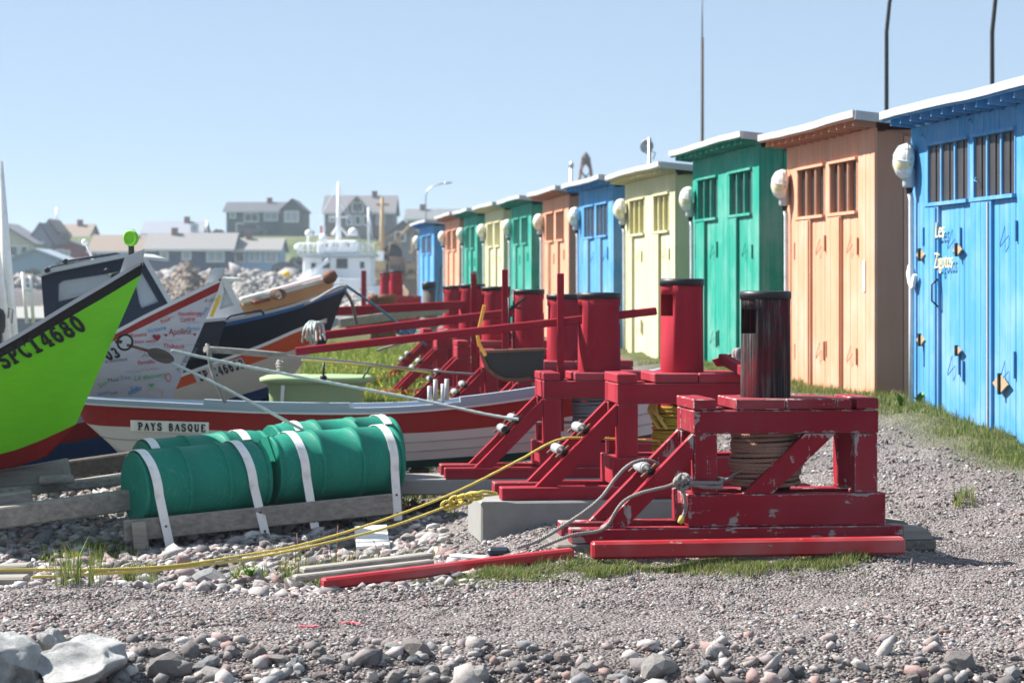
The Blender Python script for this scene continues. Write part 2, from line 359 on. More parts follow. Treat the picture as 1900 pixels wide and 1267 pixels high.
# ------------------------------------------------------------------ stones
M['stone'] = attr_mat('loose_stone', .88, 30, .55, .012)
k = NT('single_stone'); r = k.rand(); n = k.noise(k.mapping((1, 1, 1)), 4, 9, .72); n2 = k.noise(k.mapping((1, 1, 1)), 38, 5, .7)
c = k.ramp(r, [(0, (.13, .122, .122)), (.25, (.24, .22, .21)), (.45, (.16, .135, .13)), (.6, (.30, .285, .27)), (.8, (.20, .207, .22)), (1, (.30, .265, .23))])
c = k.mix(n, k.mix(1.0, c, grey(.62), 'MULTIPLY'), k.mix(1.0, c, grey(1.4), 'MULTIPLY')); c = k.mix(k.ramp(n2, [(.56, (0, 0, 0)), (.72, (.55,) * 3)]), c, (.09, .085, .08, 1))
k.bump(k.math('ADD', n, k.math('MULTIPLY', n2, .5)), .7, .015); M['stone1'] = k.out(c, .9, spec=.2)
k = NT('pale_boulder'); n = k.noise(k.mapping((1, 1, 1)), 5, 9, .72); n2 = k.noise(k.mapping((1, 1, 1)), 60, 5, .7)
c = k.ramp(n, [(.3, (.34, .345, .345)), (.6, (.56, .565, .56))]); c = k.mix(k.ramp(n2, [(.52, (0, 0, 0)), (.68, (.6,) * 3)]), c, (.17, .17, .165, 1))
k.bump(k.math('ADD', n, k.math('MULTIPLY', n2, .4)), .9, .03); M['boulder'] = k.out(c, .9, spec=.2)
import bmesh
def ico(level):
    bm = bmesh.new(); bmesh.ops.create_icosphere(bm, subdivisions=level, radius=1)
    v = np.array([x.co[:] for x in bm.verts]); f = np.array([[q.index for q in p.verts] for p in bm.faces]); bm.free(); return v, f
ICO1, ICO2, ICO3 = ico(1), ico(2), ico(5)
def stone_mesh(name, seed, level=2, flat=.62, angular=.5):
    rg = np.random.default_rng(seed); v, f = (ICO3 if level == 3 else ICO2); v = v.copy()
    for _ in range(9):                                   # chop flat facets
        nrm = rg.normal(0, 1, 3); nrm /= np.linalg.norm(nrm); h = rg.uniform(.62, .92)
        dd = v @ nrm; cut = dd > h; v[cut] -= np.outer((dd[cut] - h) * angular * 1.7, nrm)
    for fr, am in ((1.7, .10), (3.6, .05), (7.5, .022)):
        ph = rg.uniform(0, 6, (3, 3)); v = v * (1 + am * np.sum(np.sin(v * fr @ rg.normal(0, 1, (3, 3)) + ph[0]), 1))[:, None]
    if level == 3:
        for fr, am in ((9, .022), (17, .012), (33, .007), (60, .004)):
            for _ in range(3): v = v * (1 + am * np.sin(v @ rg.normal(0, fr * .6, 3) + rg.uniform(0, 6)))[:, None]
    v = v * np.array([rg.uniform(.85, 1.25), rg.uniform(.75, 1.05), flat * rg.uniform(.8, 1.25)])
    me = bpy.data.meshes.new(name); me.from_pydata(v.tolist(), [], f.tolist()); me.polygons.foreach_set('use_smooth', [level == 3] * len(f)); return me
def scatter(name, X, Y, size, cols, sink=.25, flat=.6, label=None, cat=None, zoff=None, rnd=RNG, mat=None):
    """many loose stones as one mesh: 20 triangles each, every face carries its stone's colour"""
    n = len(X); v0, f0 = ICO1; nv, nf = len(v0), len(f0)
    v = np.repeat(v0[None], n, 0) * rnd.uniform(.68, 1.3, (n, nv, 1))
    s = np.stack([size * rnd.uniform(.8, 1.35, n), size * rnd.uniform(.7, 1.1, n), size * flat * rnd.uniform(.6, 1.3, n)], -1)
    v = v * s[:, None]
    th = rnd.uniform(0, 6.28, n); tl = rnd.normal(0, .3, n); c, sn = np.cos(th), np.sin(th)
    x, y, z = v[..., 0], v[..., 1], v[..., 2]
    z = z + x * np.tan(tl)[:, None]
    xx = x * c[:, None] - y * sn[:, None]; yy = x * sn[:, None] + y * c[:, None]
    zb = (G(X, Y) if zoff is None else zoff) + size * flat * (1 - 2 * sink) * .8
    P = np.stack([xx + X[:, None], yy + Y[:, None], z + zb[:, None]], -1).reshape(-1, 3)
    Fc = (f0[None] + (np.arange(n) * nv)[:, None, None]).reshape(-1, 3)
    me = bpy.data.meshes.new(name)
    me.vertices.add(len(P)); me.vertices.foreach_set('co', P.reshape(-1))
    me.loops.add(len(Fc) * 3); me.loops.foreach_set('vertex_index', Fc.reshape(-1).astype(np.int32))
    me.polygons.add(len(Fc)); me.polygons.foreach_set('loop_start', np.arange(0, len(Fc) * 3, 3, dtype=np.int32))
    me.update(calc_edges=True)
    ci = np.concatenate([cols, np.ones((n, 1))], 1); ca = me.color_attributes.new('Col', 'FLOAT_COLOR', 'POINT')
    ca.data.foreach_set('color', np.repeat(ci, nv, 0).reshape(-1))
    me.materials.append(mat or M['stone']); ob = bpy.data.objects.new(name, me); COL.objects.link(ob); tag(ob, label, cat, kind='stuff'); return ob
PAL = .84 * np.array([[.17, .15, .15], [.25, .21, .205], [.33, .29, .28], [.29, .22, .21], [.37, .345, .335], [.22, .215, .225], [.50, .48, .46], [.28, .18, .165], [.40, .36, .34], [.11, .10, .10]])
def cols(n, light=0.0, p=None):
    c = PAL[RNG.choice(len(PAL), n, p=p)] * RNG.uniform(.8, 1.2, (n, 1)); return np.clip(c + light, 0, .8)
def wedge(n, d0, d1, p0, p1):
    d = np.sqrt(RNG.uniform(d0 ** 2, d1 ** 2, n)); px = RNG.uniform(p0, p1, n); return (px - CX) / F * d, d
X, Y = wedge(90000, 8.9, 15.2, -60, 1960); s = RNG.gamma(2.3, .0018, len(X)) + .0032
s *= 1 + .35 * np.sin(X * 1.3 + Y * .7) * np.sin(Y * 2.1)
scatter('gravel', X, Y, s, cols(len(X)), flat=.5, label='grey and reddish gravel covering the yard in the foreground', cat='gravel')
X, Y = wedge(26000, 15.2, 26, 640, 1960); s = RNG.gamma(2.6, .0026, len(X)) + .0042
kk = turf[np.clip(np.searchsorted(gy, Y), 0, ny - 1), np.clip(np.searchsorted(gx, X), 0, nx - 1)] < .45
scatter('far_gravel', X[kk], Y[kk], s[kk], cols(kk.sum()), label='grey gravel between the red winches and the painted huts', cat='gravel')
# cobble beach on the left, below the boats
X, Y = wedge(9500, 12.5, 21, -60, 900); kk = X < .05 - .25 * RNG.random(len(X)) - .12 * (Y - 13); X, Y = X[kk], Y[kk]
s = RNG.gamma(2.6, .0075, len(X)) + .010
scatter('cobbles', X, Y, s, cols(len(X), .05), flat=.55, label='rounded grey and pink cobbles below the boats', cat='cobbles')
X, Y = wedge(1500, 8.95, 10.75, -60, 1960); s = RNG.gamma(2.5, .008, len(X)) + .012; kk = RNG.random(len(X)) < .25 + .75 * sst(10.75, 9.9, Y) if False else RNG.random(len(X)) < .2 + .8 * (1 - sst(9.9, 10.7, Y))
scatter('rubble', X[kk], Y[kk], s[kk], cols(kk.sum(), .03), flat=.7, label='small broken stones along the near edge of the yard', cat='rubble')
ST = [stone_mesh('stone_mesh', 100 + i, 2) for i in range(14)]
for m in ST: m.materials.append(M['stone1'])
def stone(px, py, wpx, label=None, group=None, name='stone', mesh=None, flat=1.0, lift=.35, rz=None):
    p = on_ground(px, py); s = wpx / F * p.y / 2
    ob = bpy.data.objects.new(name, mesh or random.choice(ST)); COL.objects.link(ob)
    ob.location = p + Vector((0, 0, s * .5 * lift)); ob.scale = (s, s * random.uniform(.8, 1.1), s * flat)
    ob.rotation_euler = (random.uniform(-.25, .25), random.uniform(-.25, .25), random.uniform(0, 6.28) if rz is None else rz)
    return tag(ob, label or 'small loose stone lying in the rubble along the near edge of the yard', 'stone', group)
GE = 'loose stones along the near edge of the yard'; GB = 'loose cobbles on the beach below the boats'
big = [(318, 1250, 78, 'rounded tan stone at the bottom edge, largest loose stone right of the pale boulders'),
       (405, 1262, 62, 'wedge shaped grey stone at the bottom edge beside the rounded tan stone'), (385, 1236, 50, 'flat grey stone leaning behind the rounded tan stone'),
       (478, 1222, 48, 'pale bluish block of stone on top of the rubble'), (520, 1228, 46, 'brownish stone beside the pale bluish block in the rubble'), (548, 1238, 34, 'upright tan stone in the rubble beside the brownish one'),
       (690, 1230, 54, 'rounded brown stone lying half sunk in gravel under the painted red marks'), (775, 1212, 66, 'smooth oval tan stone lying at the gravel edge'),
       (730, 1262, 40, 'pale wedge stone cut by the bottom edge below the smooth oval tan stone'), (820, 1250, 34, 'blue grey pebble in the dark soil below the oval stone'),
       (885, 1264, 66, 'long whitish flat stone at the bottom edge'), (1040, 1228, 40, 'angular pale grey stone at the gravel edge under the red pole'),
       (1008, 1222, 28, 'squarish buff stone beside the angular pale grey one'), (1090, 1246, 38, 'bluish oval stone among small dark pebbles'),
       (1215, 1252, 76, 'long tan stone lying flat at the bottom edge'), (1145, 1262, 34, 'small purple brown stone left of the long tan stone'),
       (735, 1206, 40, 'pale flat stone just behind the rounded brown one'), (640, 1250, 34, 'dark grey stone in the gap of the rubble'), (890, 1210, 24, 'whitish pebble lying alone on the gravel'),
       (1780, 1240, 60, 'half buried grey stone near the bottom right corner'), (1880, 1255, 46, 'tan stone in the bottom right corner'), (590, 1215, 32, 'small grey stone on top of the rubble beside the upright tan stone'),
       (430, 1215, 36, 'dark brown stone at the left rim of the rubble'), (290, 1215, 42, 'tilted purple grey stone beside the pale flat slab')]
for i, (px, py, w, lb) in enumerate(big): stone(px, py, w, lb, mesh=ST[i % 14], lift=.5)
for _ in range(105):
    px = random.uniform(250, 1340) if random.random() < .8 else random.uniform(1340, 1900); py = random.uniform(1205, 1268) if px < 1340 else random.uniform(1235, 1268)
    stone(px, py, random.uniform(11, 30), group=GE, lift=.5)
for _ in range(150):
    px = random.uniform(0, 800); lo = 905 if px < 240 else 985; py = random.uniform(lo, 1085 if px < 500 else 1050)
    stone(px, py, random.uniform(11, 27), 'rounded cobble lying loose on the beach below the boats', GB, lift=.3)
for px, py, w, lb in [(335, 960, 44, None)][:0]: pass
for px, py, w, lb in [(130, 975, 26, 'upright pale stone standing against the lowest slipway beam'), (690, 1010, 40, None), (755, 1003, 42, 'pale pink stone beside the white block on the gravel'),
                      (390, 1080, 70, 'flat grey slab of rock half buried at the lip of the gravel'), (545, 1090, 60, 'long low rock at the lip of the gravel under the weeds'), (285, 1030, 34, 'dark purple stone under the yellow ropes beside the barrel cradle'),
                      (780, 882, 42, 'squared grey stone on the plank beside the red winch'), (85, 905, 60, 'tan stone resting on the slipway beams')]:
    if lb: stone(px, py, w, lb, flat=.8)
# three pale boulders, lower left
for px, py, w, h, lb, sd_, rz in [(0, 1262, 165, 1.0, 'big rounded pale boulder cut by the lower left corner', 5, .4), (106, 1212, 62, 1.0, 'small pale boulder behind the slab, beside the big rounded one', 8, 1.3),
                                  (135, 1266, 245, .48, 'broad flat pale slab of rock with gravel lying on it', 12, 2.9)]:
    me = stone_mesh('boulder', sd_, 3, .8, .95); me.materials.append(M['boulder']); p = on_ground(px, min(py, 1266)); s = w / F * p.y / 2
    ob = bpy.data.objects.new('boulder', me); COL.objects.link(ob); ob.location = p + Vector((0, 0, s * .12)); ob.scale = (s, s, s * h * 1.2); ob.rotation_euler = (0, .08, rz); tag(ob, lb, 'boulder')
# ------------------------------------------------------------------ grass
k = NT('grass_blade'); a = k.new('ShaderNodeAttribute', attribute_name='Col').outputs['Color']; M['grass'] = k.out(a, .6, spec=.3)
k.b.inputs['Subsurface Weight'].default_value = 0
tr = k.new('ShaderNodeBsdfTranslucent'); k.link(a, tr.inputs['Color']); mx = k.new('ShaderNodeMixShader'); mx.inputs[0].default_value = .35
k.link(k.b.outputs[0], mx.inputs[1]); k.link(tr.outputs[0], mx.inputs[2]); k.link(mx.outputs[0], k.n['Material Output'].inputs[0])
def blades(name, B, h, label, w=.004, lean=.35, cols_=((.10, .17, .03), (.17, .24, .05), (.075, .12, .02), (.26, .25, .09), (.30, .26, .13)), cat='grass', parent=None, mat=None):
    B = np.asarray(B, float); n = len(B); h = h * RNG.uniform(.45, 1.25, n); th = RNG.uniform(0, 6.28, n); ln = RNG.normal(0, lean, n) * h
    wd = w * RNG.uniform(.6, 1.4, n); dx, dy = np.cos(th), np.sin(th); h = h * (.55 + .9 * (.5 + .5 * np.sin(B[:, 0] * 9 + 3 * np.sin(B[:, 1] * 7)))); t2 = th + 1.57 + RNG.normal(0, .6, n); lx, ly = np.cos(t2) * ln, np.sin(t2) * ln
    def pt(t, sgn, wf): return np.stack([B[:, 0] + lx * t * t + sgn * dx * wd * wf, B[:, 1] + ly * t * t + sgn * dy * wd * wf, B[:, 2] + h * t * (1 - .12 * t)], -1)
    P = np.stack([pt(0, -1, 1), pt(0, 1, 1), pt(.55, -1, .75), pt(.55, 1, .75), pt(1, 0, 0)], 1).reshape(-1, 3)
    base = np.arange(n)[:, None] * 5
    Fq = np.concatenate([base + [0, 1, 3], base + [0, 3, 2], base + [2, 3, 4]], 1).reshape(-1, 3)
    me = bpy.data.meshes.new(name); me.vertices.add(len(P)); me.loops.add(len(Fq) * 3); me.polygons.add(len(Fq))
    if parent is not None: P = P - np.array(parent.location)
    me.vertices.foreach_set('co', P.reshape(-1)); me.loops.foreach_set('vertex_index', Fq.reshape(-1).astype(np.int32))
    me.polygons.foreach_set('loop_start', np.arange(0, len(Fq) * 3, 3, dtype=np.int32)); me.update(calc_edges=True)
    c = np.array(cols_)[RNG.choice(len(cols_), n)] * RNG.uniform(.75, 1.3, (n, 1)); c = np.concatenate([c, np.ones((n, 1))], 1)
    ca = me.color_attributes.new('Col', 'FLOAT_COLOR', 'POINT'); ca.data.foreach_set('color', np.repeat(c, 5, 0).reshape(-1))
    me.materials.append(mat or M['grass']); ob = bpy.data.objects.new(name, me); COL.objects.link(ob)
    if parent is not None: ob.parent = parent; return ob
    return tag(ob, label, cat, kind='stuff')
def patch(cells):
    """clumped base points: (px, py, spread px along x, spread px along y, count)"""
    out = []
    for px, py, sx, sy, n in cells:
        p = on_ground(px, py); e = F / p.y
        nc = max(1, n // 14); cx = RNG.normal(p.x, sx / e, nc); cy = RNG.normal(p.y, sy / e * p.y / EYE * 1.0, nc)
        ix = RNG.integers(0, nc, n); x = cx[ix] + RNG.normal(0, .02, n); y = cy[ix] + RNG.normal(0, .03, n)
        out.append(np.stack([x, y, G(x, y)], -1))
    return np.concatenate(out)
cells = [(px, 1078 - (px - 800) * .062 + random.uniform(-3, 3), 26, 3.2, 150) for px in range(800, 1180, 22)] + [(px, 1062 - (px - 1150) * .045, 24, 3.5, 150) for px in range(1220, 1570, 24)] + [(1580, 1040, 16, 1.5, 60), (1300, 1050, 40, 3, 320), (1100, 1055, 30, 3, 300)]
blades('grass_strip', np.concatenate([patch(cells) for _ in range(3)]), .036, 'strip of bright green grass in front of the red poles', w=.0018, lean=.6)
cells = [(140, 1030, 26, 4, 120), (205, 1022, 28, 4, 160), (150, 1062, 25, 5, 120), (240, 1030, 20, 3, 90), (245, 1075, 24, 4, 60), (100, 1035, 20, 2, 50), (760, 930, 22, 9, 380), (775, 900, 20, 6, 260), (850, 925, 14, 4, 90), (740, 945, 12, 4, 130),
         (500, 1075, 50, 4, 150), (600, 1068, 60, 4, 240), (740, 1060, 40, 4, 160), (500, 985, 14, 3, 160), (1075, 890, 26, 3, 260), (1785, 935, 10, 1, 60), (1800, 925, 8, 1, 40), (1430, 890, 30, 3, 80)]
blades('grass_tuft', patch(cells), .09, 'small tufts of grass between the stones and the winches')
cells = [(150, 1085, 40, 3, 60), (185, 1075, 40, 3, 60), (215, 1082, 40, 3, 70), (238, 1072, 30, 3, 40), (290, 1075, 30, 2, 30), (590, 1078, 25, 2, 60), (640, 1076, 25, 2, 60), (690, 1070, 30, 2, 50), (520, 1075, 14, 2, 40)]
blades('long_grass', patch(cells), .17, 'long thin grass blades at the lip of the gravel', w=.003, lean=.4)
cells = [(135, 1032, 16, 3, 350), (205, 1024, 20, 3, 420), (160, 1024, 8, 2, 120), (85, 1032, 10, 1.5, 80)]
blades('moss', patch(cells), .045, 'yellow green mossy cushions among the cobbles', w=.004, cols_=((.26, .30, .03), (.20, .25, .03), (.32, .33, .06)))
cells = [(px, 868 - random.uniform(0, 10), 18, 5, 230) for px in range(745, 830, 12)]
blades('tall_grass', patch(cells), .17, 'dark tall grass beside the white and red boat', cols_=((.05, .085, .02), (.08, .13, .03), (.035, .06, .015)))
# the turf between the boats and the winches
n = 30000; d = RNG.uniform(22.5, 52, n); px = RNG.uniform(560, 1000, n); X = (px - CX) / F * d; q = -((X - 3.665) * NRM.x + (d - 24) * NRM.y); kk = (q > 1.4)
blades('meadow', np.stack([X, d, G(X, d)], -1)[kk], .13, 'sunlit meadow grass with yellow flowers between boats and winches', w=.008, cols_=((.13, .23, .03), (.2, .29, .045), (.09, .16, .025), (.30, .30, .08)))
# verge along the huts
n = 34000; dd = RNG.uniform(16.5, 34, n); q = RNG.gamma(1.6, .22, n) - .12; ln = (dd - 24) / ROW.y; X = 3.665 + ROW.x * ln - NRM.x * q; Y = 24 + ROW.y * ln - NRM.y * q
edge = .24 + .2 * np.sin(Y * 1.7) + .16 * np.sin(Y * 4.3 + 1); kk = q < edge + RNG.normal(0, .12, n) + .12
blades('verge_grass', np.stack([X, Y, G(X, Y)], -1)[kk], .075, 'grass verge growing along the foot of the painted huts', w=.0032, lean=.55)
# ------------------------------------------------------------------ painted huts
HUE = {'blue': (.07, .27, .53, 1), 'orange': (.59, .295, .185, 1), 'green': (.016, .275, .205, 1), 'yellow': (.54, .52, .33, 1)}
HM = {}
for h, c in HUE.items():
    HM[h] = painted('hut_paint_' + h, c, .10, 'Z', mulc(c, .45), rough=.7, var=.12, scale=3.5, grain=.3, fade=.22, spec=.06, streak=.24)
    HM[h + '_d'] = painted('hut_trim_shade_' + h, mulc(c, .72), .10, 'Z', mulc(c, .4), rough=.6, var=.10, scale=4, fade=.05)  # darker hut paint: shade put into edges, hooks, buttons and reveals
board_pane = {'blue': wood('window_board_blue', (.022, .026, .034, 1), (.075, .065, .062, 1), 'Z', .45), 'orange': M['glass'], 'green': M['glass'],
              'yellow': painted('window_board_yellow', (.36, .32, .10, 1), .1, 'Z')}  # olive carries the shade on the recessed yellow boards
GREY_EDGE = plain('hut_edge_shade', (.36, .38, .40, 1), .5, .1)  # grey that stands for the shaded edge of some door leaves
HUTS = [('blue', 1955, 1690, -.08, 'nearest blue hut, with white letters on its door, cut by the right edge'),
        ('orange', 1622, 1460, .00, 'larger peach orange hut standing between the nearest blue hut and a green hut'),
        ('green', 1408, 1285, .10, 'tallest looking green hut between the big orange hut and the yellow hut with a dish'),
        ('yellow', 1252, 1160, -.02, 'pale yellow hut with an aerial dish standing over its roof'),
        ('blue', 1138, 1074, .00, 'blue hut between the large yellow hut and a small orange hut'),
        ('orange', 1055, 1007, .00, 'orange hut between a small green hut and the middle blue hut'),
        ('green', 986, 948, .00, 'small green hut between an orange hut and a small yellow hut'),
        ('yellow', 934, 900, .00, 'small pale yellow hut between two small green huts'),
        ('green', 885, 861, .00, 'smallest green hut, farther off than the small yellow hut'),
        ('orange', 852, 826, .00, 'smallest orange hut, next to the blue hut at the far end'),
        ('blue', 805, 778, -.03, 'farthest blue hut at the left end of the row')]
WIN = {0: ((.14, .455), (.485, .77), .23, .61), 1: ((.14, .47), (.525, .83), .31, .67), 2: ((.09, .41), (.59, .91), .24, .73), 3: ((.10, .42), (.60, .90), .20, .74)}
ZV = 3.0
for hi, (hue, xn, xf, dz, lab) in enumerate(HUTS):
    dn, df = row_d(xn), row_d(xf)
    A = Vector(((xf - CX) / F * df, df, 0)); B = Vector(((xn - CX) / F * dn, dn, 0)); w = (B - A).length; e = (B - A) / w; n = NRM
    zf = .47 + .005 * max(0, (dn + df) / 2 - 24); zg = zf - .04 if hi else .30
    zt = zf + 2.72 + dz; D = 2.5
    P = lambda t, q, z, A=A, e=e, w=w, n=n: A + e * (t * w) + n * q + Vector((0, 0, z))
    root = empty('painted_hut', (A + B) / 2 + Vector((0, 0, zf)), lab, 'hut', 'painted fishing huts in a row')
    m, md = HM[hue], HM[hue + '_d']
    def slab(mb, t0, t1, q0, q1, z0, z1, ch=0):
        c = P((t0 + t1) / 2, (q0 + q1) / 2, (z0 + z1) / 2); mb.obox(c, e, n, Z, (t1 - t0) * w, q1 - q0, z1 - z0, ch); return mb
    # body behind the boards: back, sides, floor, and an inner face behind the window openings
    b = MB(); slab(b, .006, .994, .13, D, zf, zt - .02); b.build('wall', [m], root)
    b = MB(); slab(b, .004, .996, .03, D - .05, zg - .35, zf - .004); b.build('plinth', [M['dark_wood']], root)
    (a0, a1), (b0, b1), g0, g1 = WIN.get(hi, ((.17, .475), (.53, .85), .34, .70) if hi in (4, 10) else ((.14, .45), (.53, .84), .30, .68))
    zw0, zw1 = zf + 1.90 + max(dz, -.05) * (hi > 0), zf + 2.43 + max(dz, -.05) * (hi > 0)
    brk = sorted([0, a0, a1, b0, b1, 1]); pw = .14 if hi < 4 else .20 if hi < 7 else .28
    door = {}
    for s in range(5):
        t0, t1 = brk[s], brk[s + 1]; k = max(1, round((t1 - t0) * w / pw)); isw = s in (1, 3)
        for j in range(k):
            u0 = t0 + (t1 - t0) * j / k; u1 = t0 + (t1 - t0) * (j + 1) / k; gap = .0022 / w * (1 if hi < 4 else 2); mid = (u0 + u1) / 2
            # two door leaves stand proud of the boards beside the dark gaps
            pr = .030 if (a0 - .04 < mid < g0) or (b0 - .03 < mid < g1) else 0.0
            zb = zf - (.05 * ((j * 7 + s * 3) % 5) / 4 if hi > 1 else .07 * ((j // 2 + s) % 3)) - (.17 * mid if hi == 0 else 0)
            jj = random.uniform(-.002, .002)
            for z0, z1 in ([(zb, zw0 - .035), (zw1 + .03, zt)] if isw else [(zb, zt)]):
                q0 = -pr if (z1 < zw1) else 0.0
                b = MB(); slab(b, u0 + gap, u1 - gap, q0 + jj, .026 + jj, z0, z1, .003 if hi < 3 else 0); b.build('plank', [m], root)
    for (t0, t1) in ((a0, a1), (b0, b1)):
        f = MB(); fw = .03 / w
        slab(f, t0 - fw * .4, t1 + fw * .4, -.034, .12, zw1 + .001, zw1 + .028); slab(f, t0 - fw * .4, t1 + fw * .4, -.040, .12, zw0 - .033, zw0 - .001)
        slab(f, t0 - .001, t0 + fw * .6, -.008, .12, zw0, zw1); slab(f, t1 - fw * .6, t1 + .001, -.008, .12, zw0, zw1)
        win = f.build('window', [m], root)
        for j in range(3):
            c0 = t0 + (t1 - t0) * j / 3; c1 = t0 + (t1 - t0) * (j + 1) / 3
            pd = .05 if hue != 'blue' else .016
            if j:
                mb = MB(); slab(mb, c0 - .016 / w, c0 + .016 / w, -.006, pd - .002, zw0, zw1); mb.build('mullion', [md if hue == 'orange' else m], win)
            for jj in range(2 if hue in ('blue', 'yellow') else 1):
                kk = 2 if hue in ('blue', 'yellow') else 1
                d0 = c0 + (c1 - c0) * jj / kk; d1 = c0 + (c1 - c0) * (jj + 1) / kk
                pn = MB(); slab(pn, d0 + .004, d1 - .004, pd + .004 * jj, pd + .02, zw0 + .002, zw1 - .002); pn.build('pane', [board_pane[hue]], win)
        if hue == 'orange':
            for j in range(3):
                c0 = t0 + (t1 - t0) * j / 3
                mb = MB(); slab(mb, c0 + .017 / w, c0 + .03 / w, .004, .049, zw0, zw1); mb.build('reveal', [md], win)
    # narrow camera-side edge of each door leaf, shade put into its colour
    for g, t0 in ((g0, a0), (g1, b0)):
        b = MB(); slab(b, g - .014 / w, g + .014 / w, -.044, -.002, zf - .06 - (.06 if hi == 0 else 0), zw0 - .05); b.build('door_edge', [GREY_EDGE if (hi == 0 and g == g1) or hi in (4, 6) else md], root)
    # turn buttons and hooks at two heights
    if hi < 9:
        for zz in (1.46, .32):
            for t in ([a0 - .025, g0 + .17, g1 - .10 if g1 - .1 > g0 + .2 else g1 - .05, b1 + .01] if zz > 1 else [a0 - .02, g0 + .16, g0 + .19, b1]):
                hgt = random.uniform(.17, .23); o = random.uniform(-.05, .05)
                b = MB(); slab(b, t - .010 / w, t + .012 / w, -.022, -.001, zf + zz + o, zf + zz + o + hgt); b.build('turn_button', [md], root)
            if hi < 5:
                for t in (g0 + .10, g1 + .09):
                    p0 = P(t, -.001, zf + zz + .16); p1 = P(t, -.04, zf + zz + .16)
                    b = MB(); b.tube([p0 + Vector((0, 0, .02)), P(t, -.042, zf + zz + .03), P(t, -.042, zf + zz), P(t + .02, -.038, zf + zz + .04), P(t + .030, -.01, zf + zz + .09)], .0045, 6); b.build('hook', [md], root)
    # near and far side: wide boards
    for side in ((1, ) if hi else (1, 0)):
        q = .0
        for j, (q0, q1) in enumerate(((.028, .30), (.305, .74), (.745, 1.30), (1.305, 1.9), (1.905, D))):
            b = MB(); t0, t1 = (1.0, 1 + .02 / w) if side else (-.02 / w, 0)
            slab(b, t0, t1, q0, q1 - .004, zf - .02, zt - .01 - .1 * q1); b.build('side_board', [md if j == 0 and hue == 'orange' else m], root)
    b = MB(); slab(b, 1 - .0, 1 + .024 / w, -.004, .026, zf - .02, zt - .005); b.build('corner_board', [m], root)
    # roof: felt sheet, white fascia with a slight sag, rafter tails
    oh, os_ = .27, .24; fall = .10
    zr = lambda q: zt + .115 - fall * (q + oh)
    t0, t1 = -(.07 if hi == 0 else os_) / w, 1 + os_ / w; N = 9
    sag = [.0 + .008 * math.sin(i * .8 + hi * 1.7) + .003 * math.sin(i * 2.1 + hi) for i in range(N)]
    top, bot, ft, fb, fo, fi = [], [], [], [], [], []
    rows = []
    for i in range(N):
        t = t0 + (t1 - t0) * i / (N - 1); r = []
        for q in (-oh, .3, 1.2, D + .15): r.append(P(t, q, zr(q) + sag[i] * max(0, 1 - (q + oh) / 1.2) + .034))
        rows.append(r)
    b = MB(); b.loft(rows, False); lo = [[p - Vector((0, 0, .03)) for p in r] for r in rows]; b.loft(lo, False)
    for k_ in (0, -1):
        b.loft([[r[k_] for r in rows], [r[k_] for r in lo]], False); b.loft([rows[k_], lo[k_]], False)
    b.build('roof', [M['roofing']], root)
    b = MB(); lo2 = [[p - Vector((0, 0, .004)) for p in r] for r in lo]; b.loft([[p + n * .02 if j == 0 else p for j, p in enumerate(r)] for r in lo2], False)
    b.loft([[p + n * .02 - Vector((0, 0, .018)) if j == 0 else p - Vector((0, 0, .018)) for j, p in enumerate(r)] for r in lo2], False); b.build('soffit', [m], root)
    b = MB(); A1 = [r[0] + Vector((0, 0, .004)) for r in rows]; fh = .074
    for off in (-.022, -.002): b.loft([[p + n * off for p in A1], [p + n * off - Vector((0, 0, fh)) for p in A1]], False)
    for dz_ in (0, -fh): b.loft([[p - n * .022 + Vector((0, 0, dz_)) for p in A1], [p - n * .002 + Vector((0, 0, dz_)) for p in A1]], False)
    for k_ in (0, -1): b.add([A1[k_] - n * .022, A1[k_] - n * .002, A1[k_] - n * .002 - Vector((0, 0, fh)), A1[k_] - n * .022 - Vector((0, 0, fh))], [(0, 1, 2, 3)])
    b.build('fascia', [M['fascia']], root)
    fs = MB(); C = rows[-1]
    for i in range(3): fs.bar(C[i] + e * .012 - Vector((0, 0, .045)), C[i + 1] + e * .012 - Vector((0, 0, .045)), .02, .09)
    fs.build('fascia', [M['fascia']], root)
    # painted trim below the fascia
    b = MB()
    for i in range(N - 1): b.bar(A1[i] - Vector((0, 0, fh + .004)) + n * .014, A1[i + 1] - Vector((0, 0, fh + .004)) + n * .014, .02, .03)
    b.build('eaves_trim', [m], root)
    nr = 13 if hi < 4 else 8
    for i in range(nr):
        t = t0 + .012 + (t1 - t0 - .02) * (i + .5) / nr; zz = zr(-.1) - .04 + np.interp(t, np.linspace(t0, t1, N), sag) * .7
        b = MB(); b.bar(P(t, -oh + .035, zz - .012), P(t, .0, zz - .035), .03, .075); b.build('rafter', [md if hue == 'orange' else m], root)
    # details of the nearest huts
    if hi == 0:
        hut0 = (root, P, w, e, n, zf, g0, g1, m)
    if hi == 1: hut1 = (root, P, w, e, n, zf, g0, g1, m)
    # wall lamp at the far corner
    d_l = df * .999; zl = zf + 2.04 + (.02 if hi == 0 else 0); t = .045
    lr = empty('wall_lamp', P(t, -.02, zl), 'caged globe lamp on a pipe at the corner of the ' + ['nearest blue hut', 'big orange hut', 'big green hut', 'big yellow hut', 'middle blue hut', 'middle orange hut', 'small green hut', 'small yellow hut', 'smallest green hut', 'smallest orange hut', 'farthest blue hut'][hi], 'lamp', 'globe lamps at the corners of the huts')
    ax = (-n + Z * .12 - e * .2).normalized(); ctr = P(t, -.055, zl + .24)
    b = MB(); b.lathe(ctr + ax * .02, -ax, [(.118, -.01), (.125, .0), (.125, .02), (.10, .045)], 20); b.build('lamp_back', [M['lamp_base']], lr)
    b = MB(); b.lathe(ctr, ax, [(.118, -.01), (.123, .03), (.115, .08), (.094, .122), (.06, .15), (.015, .165)], 22)
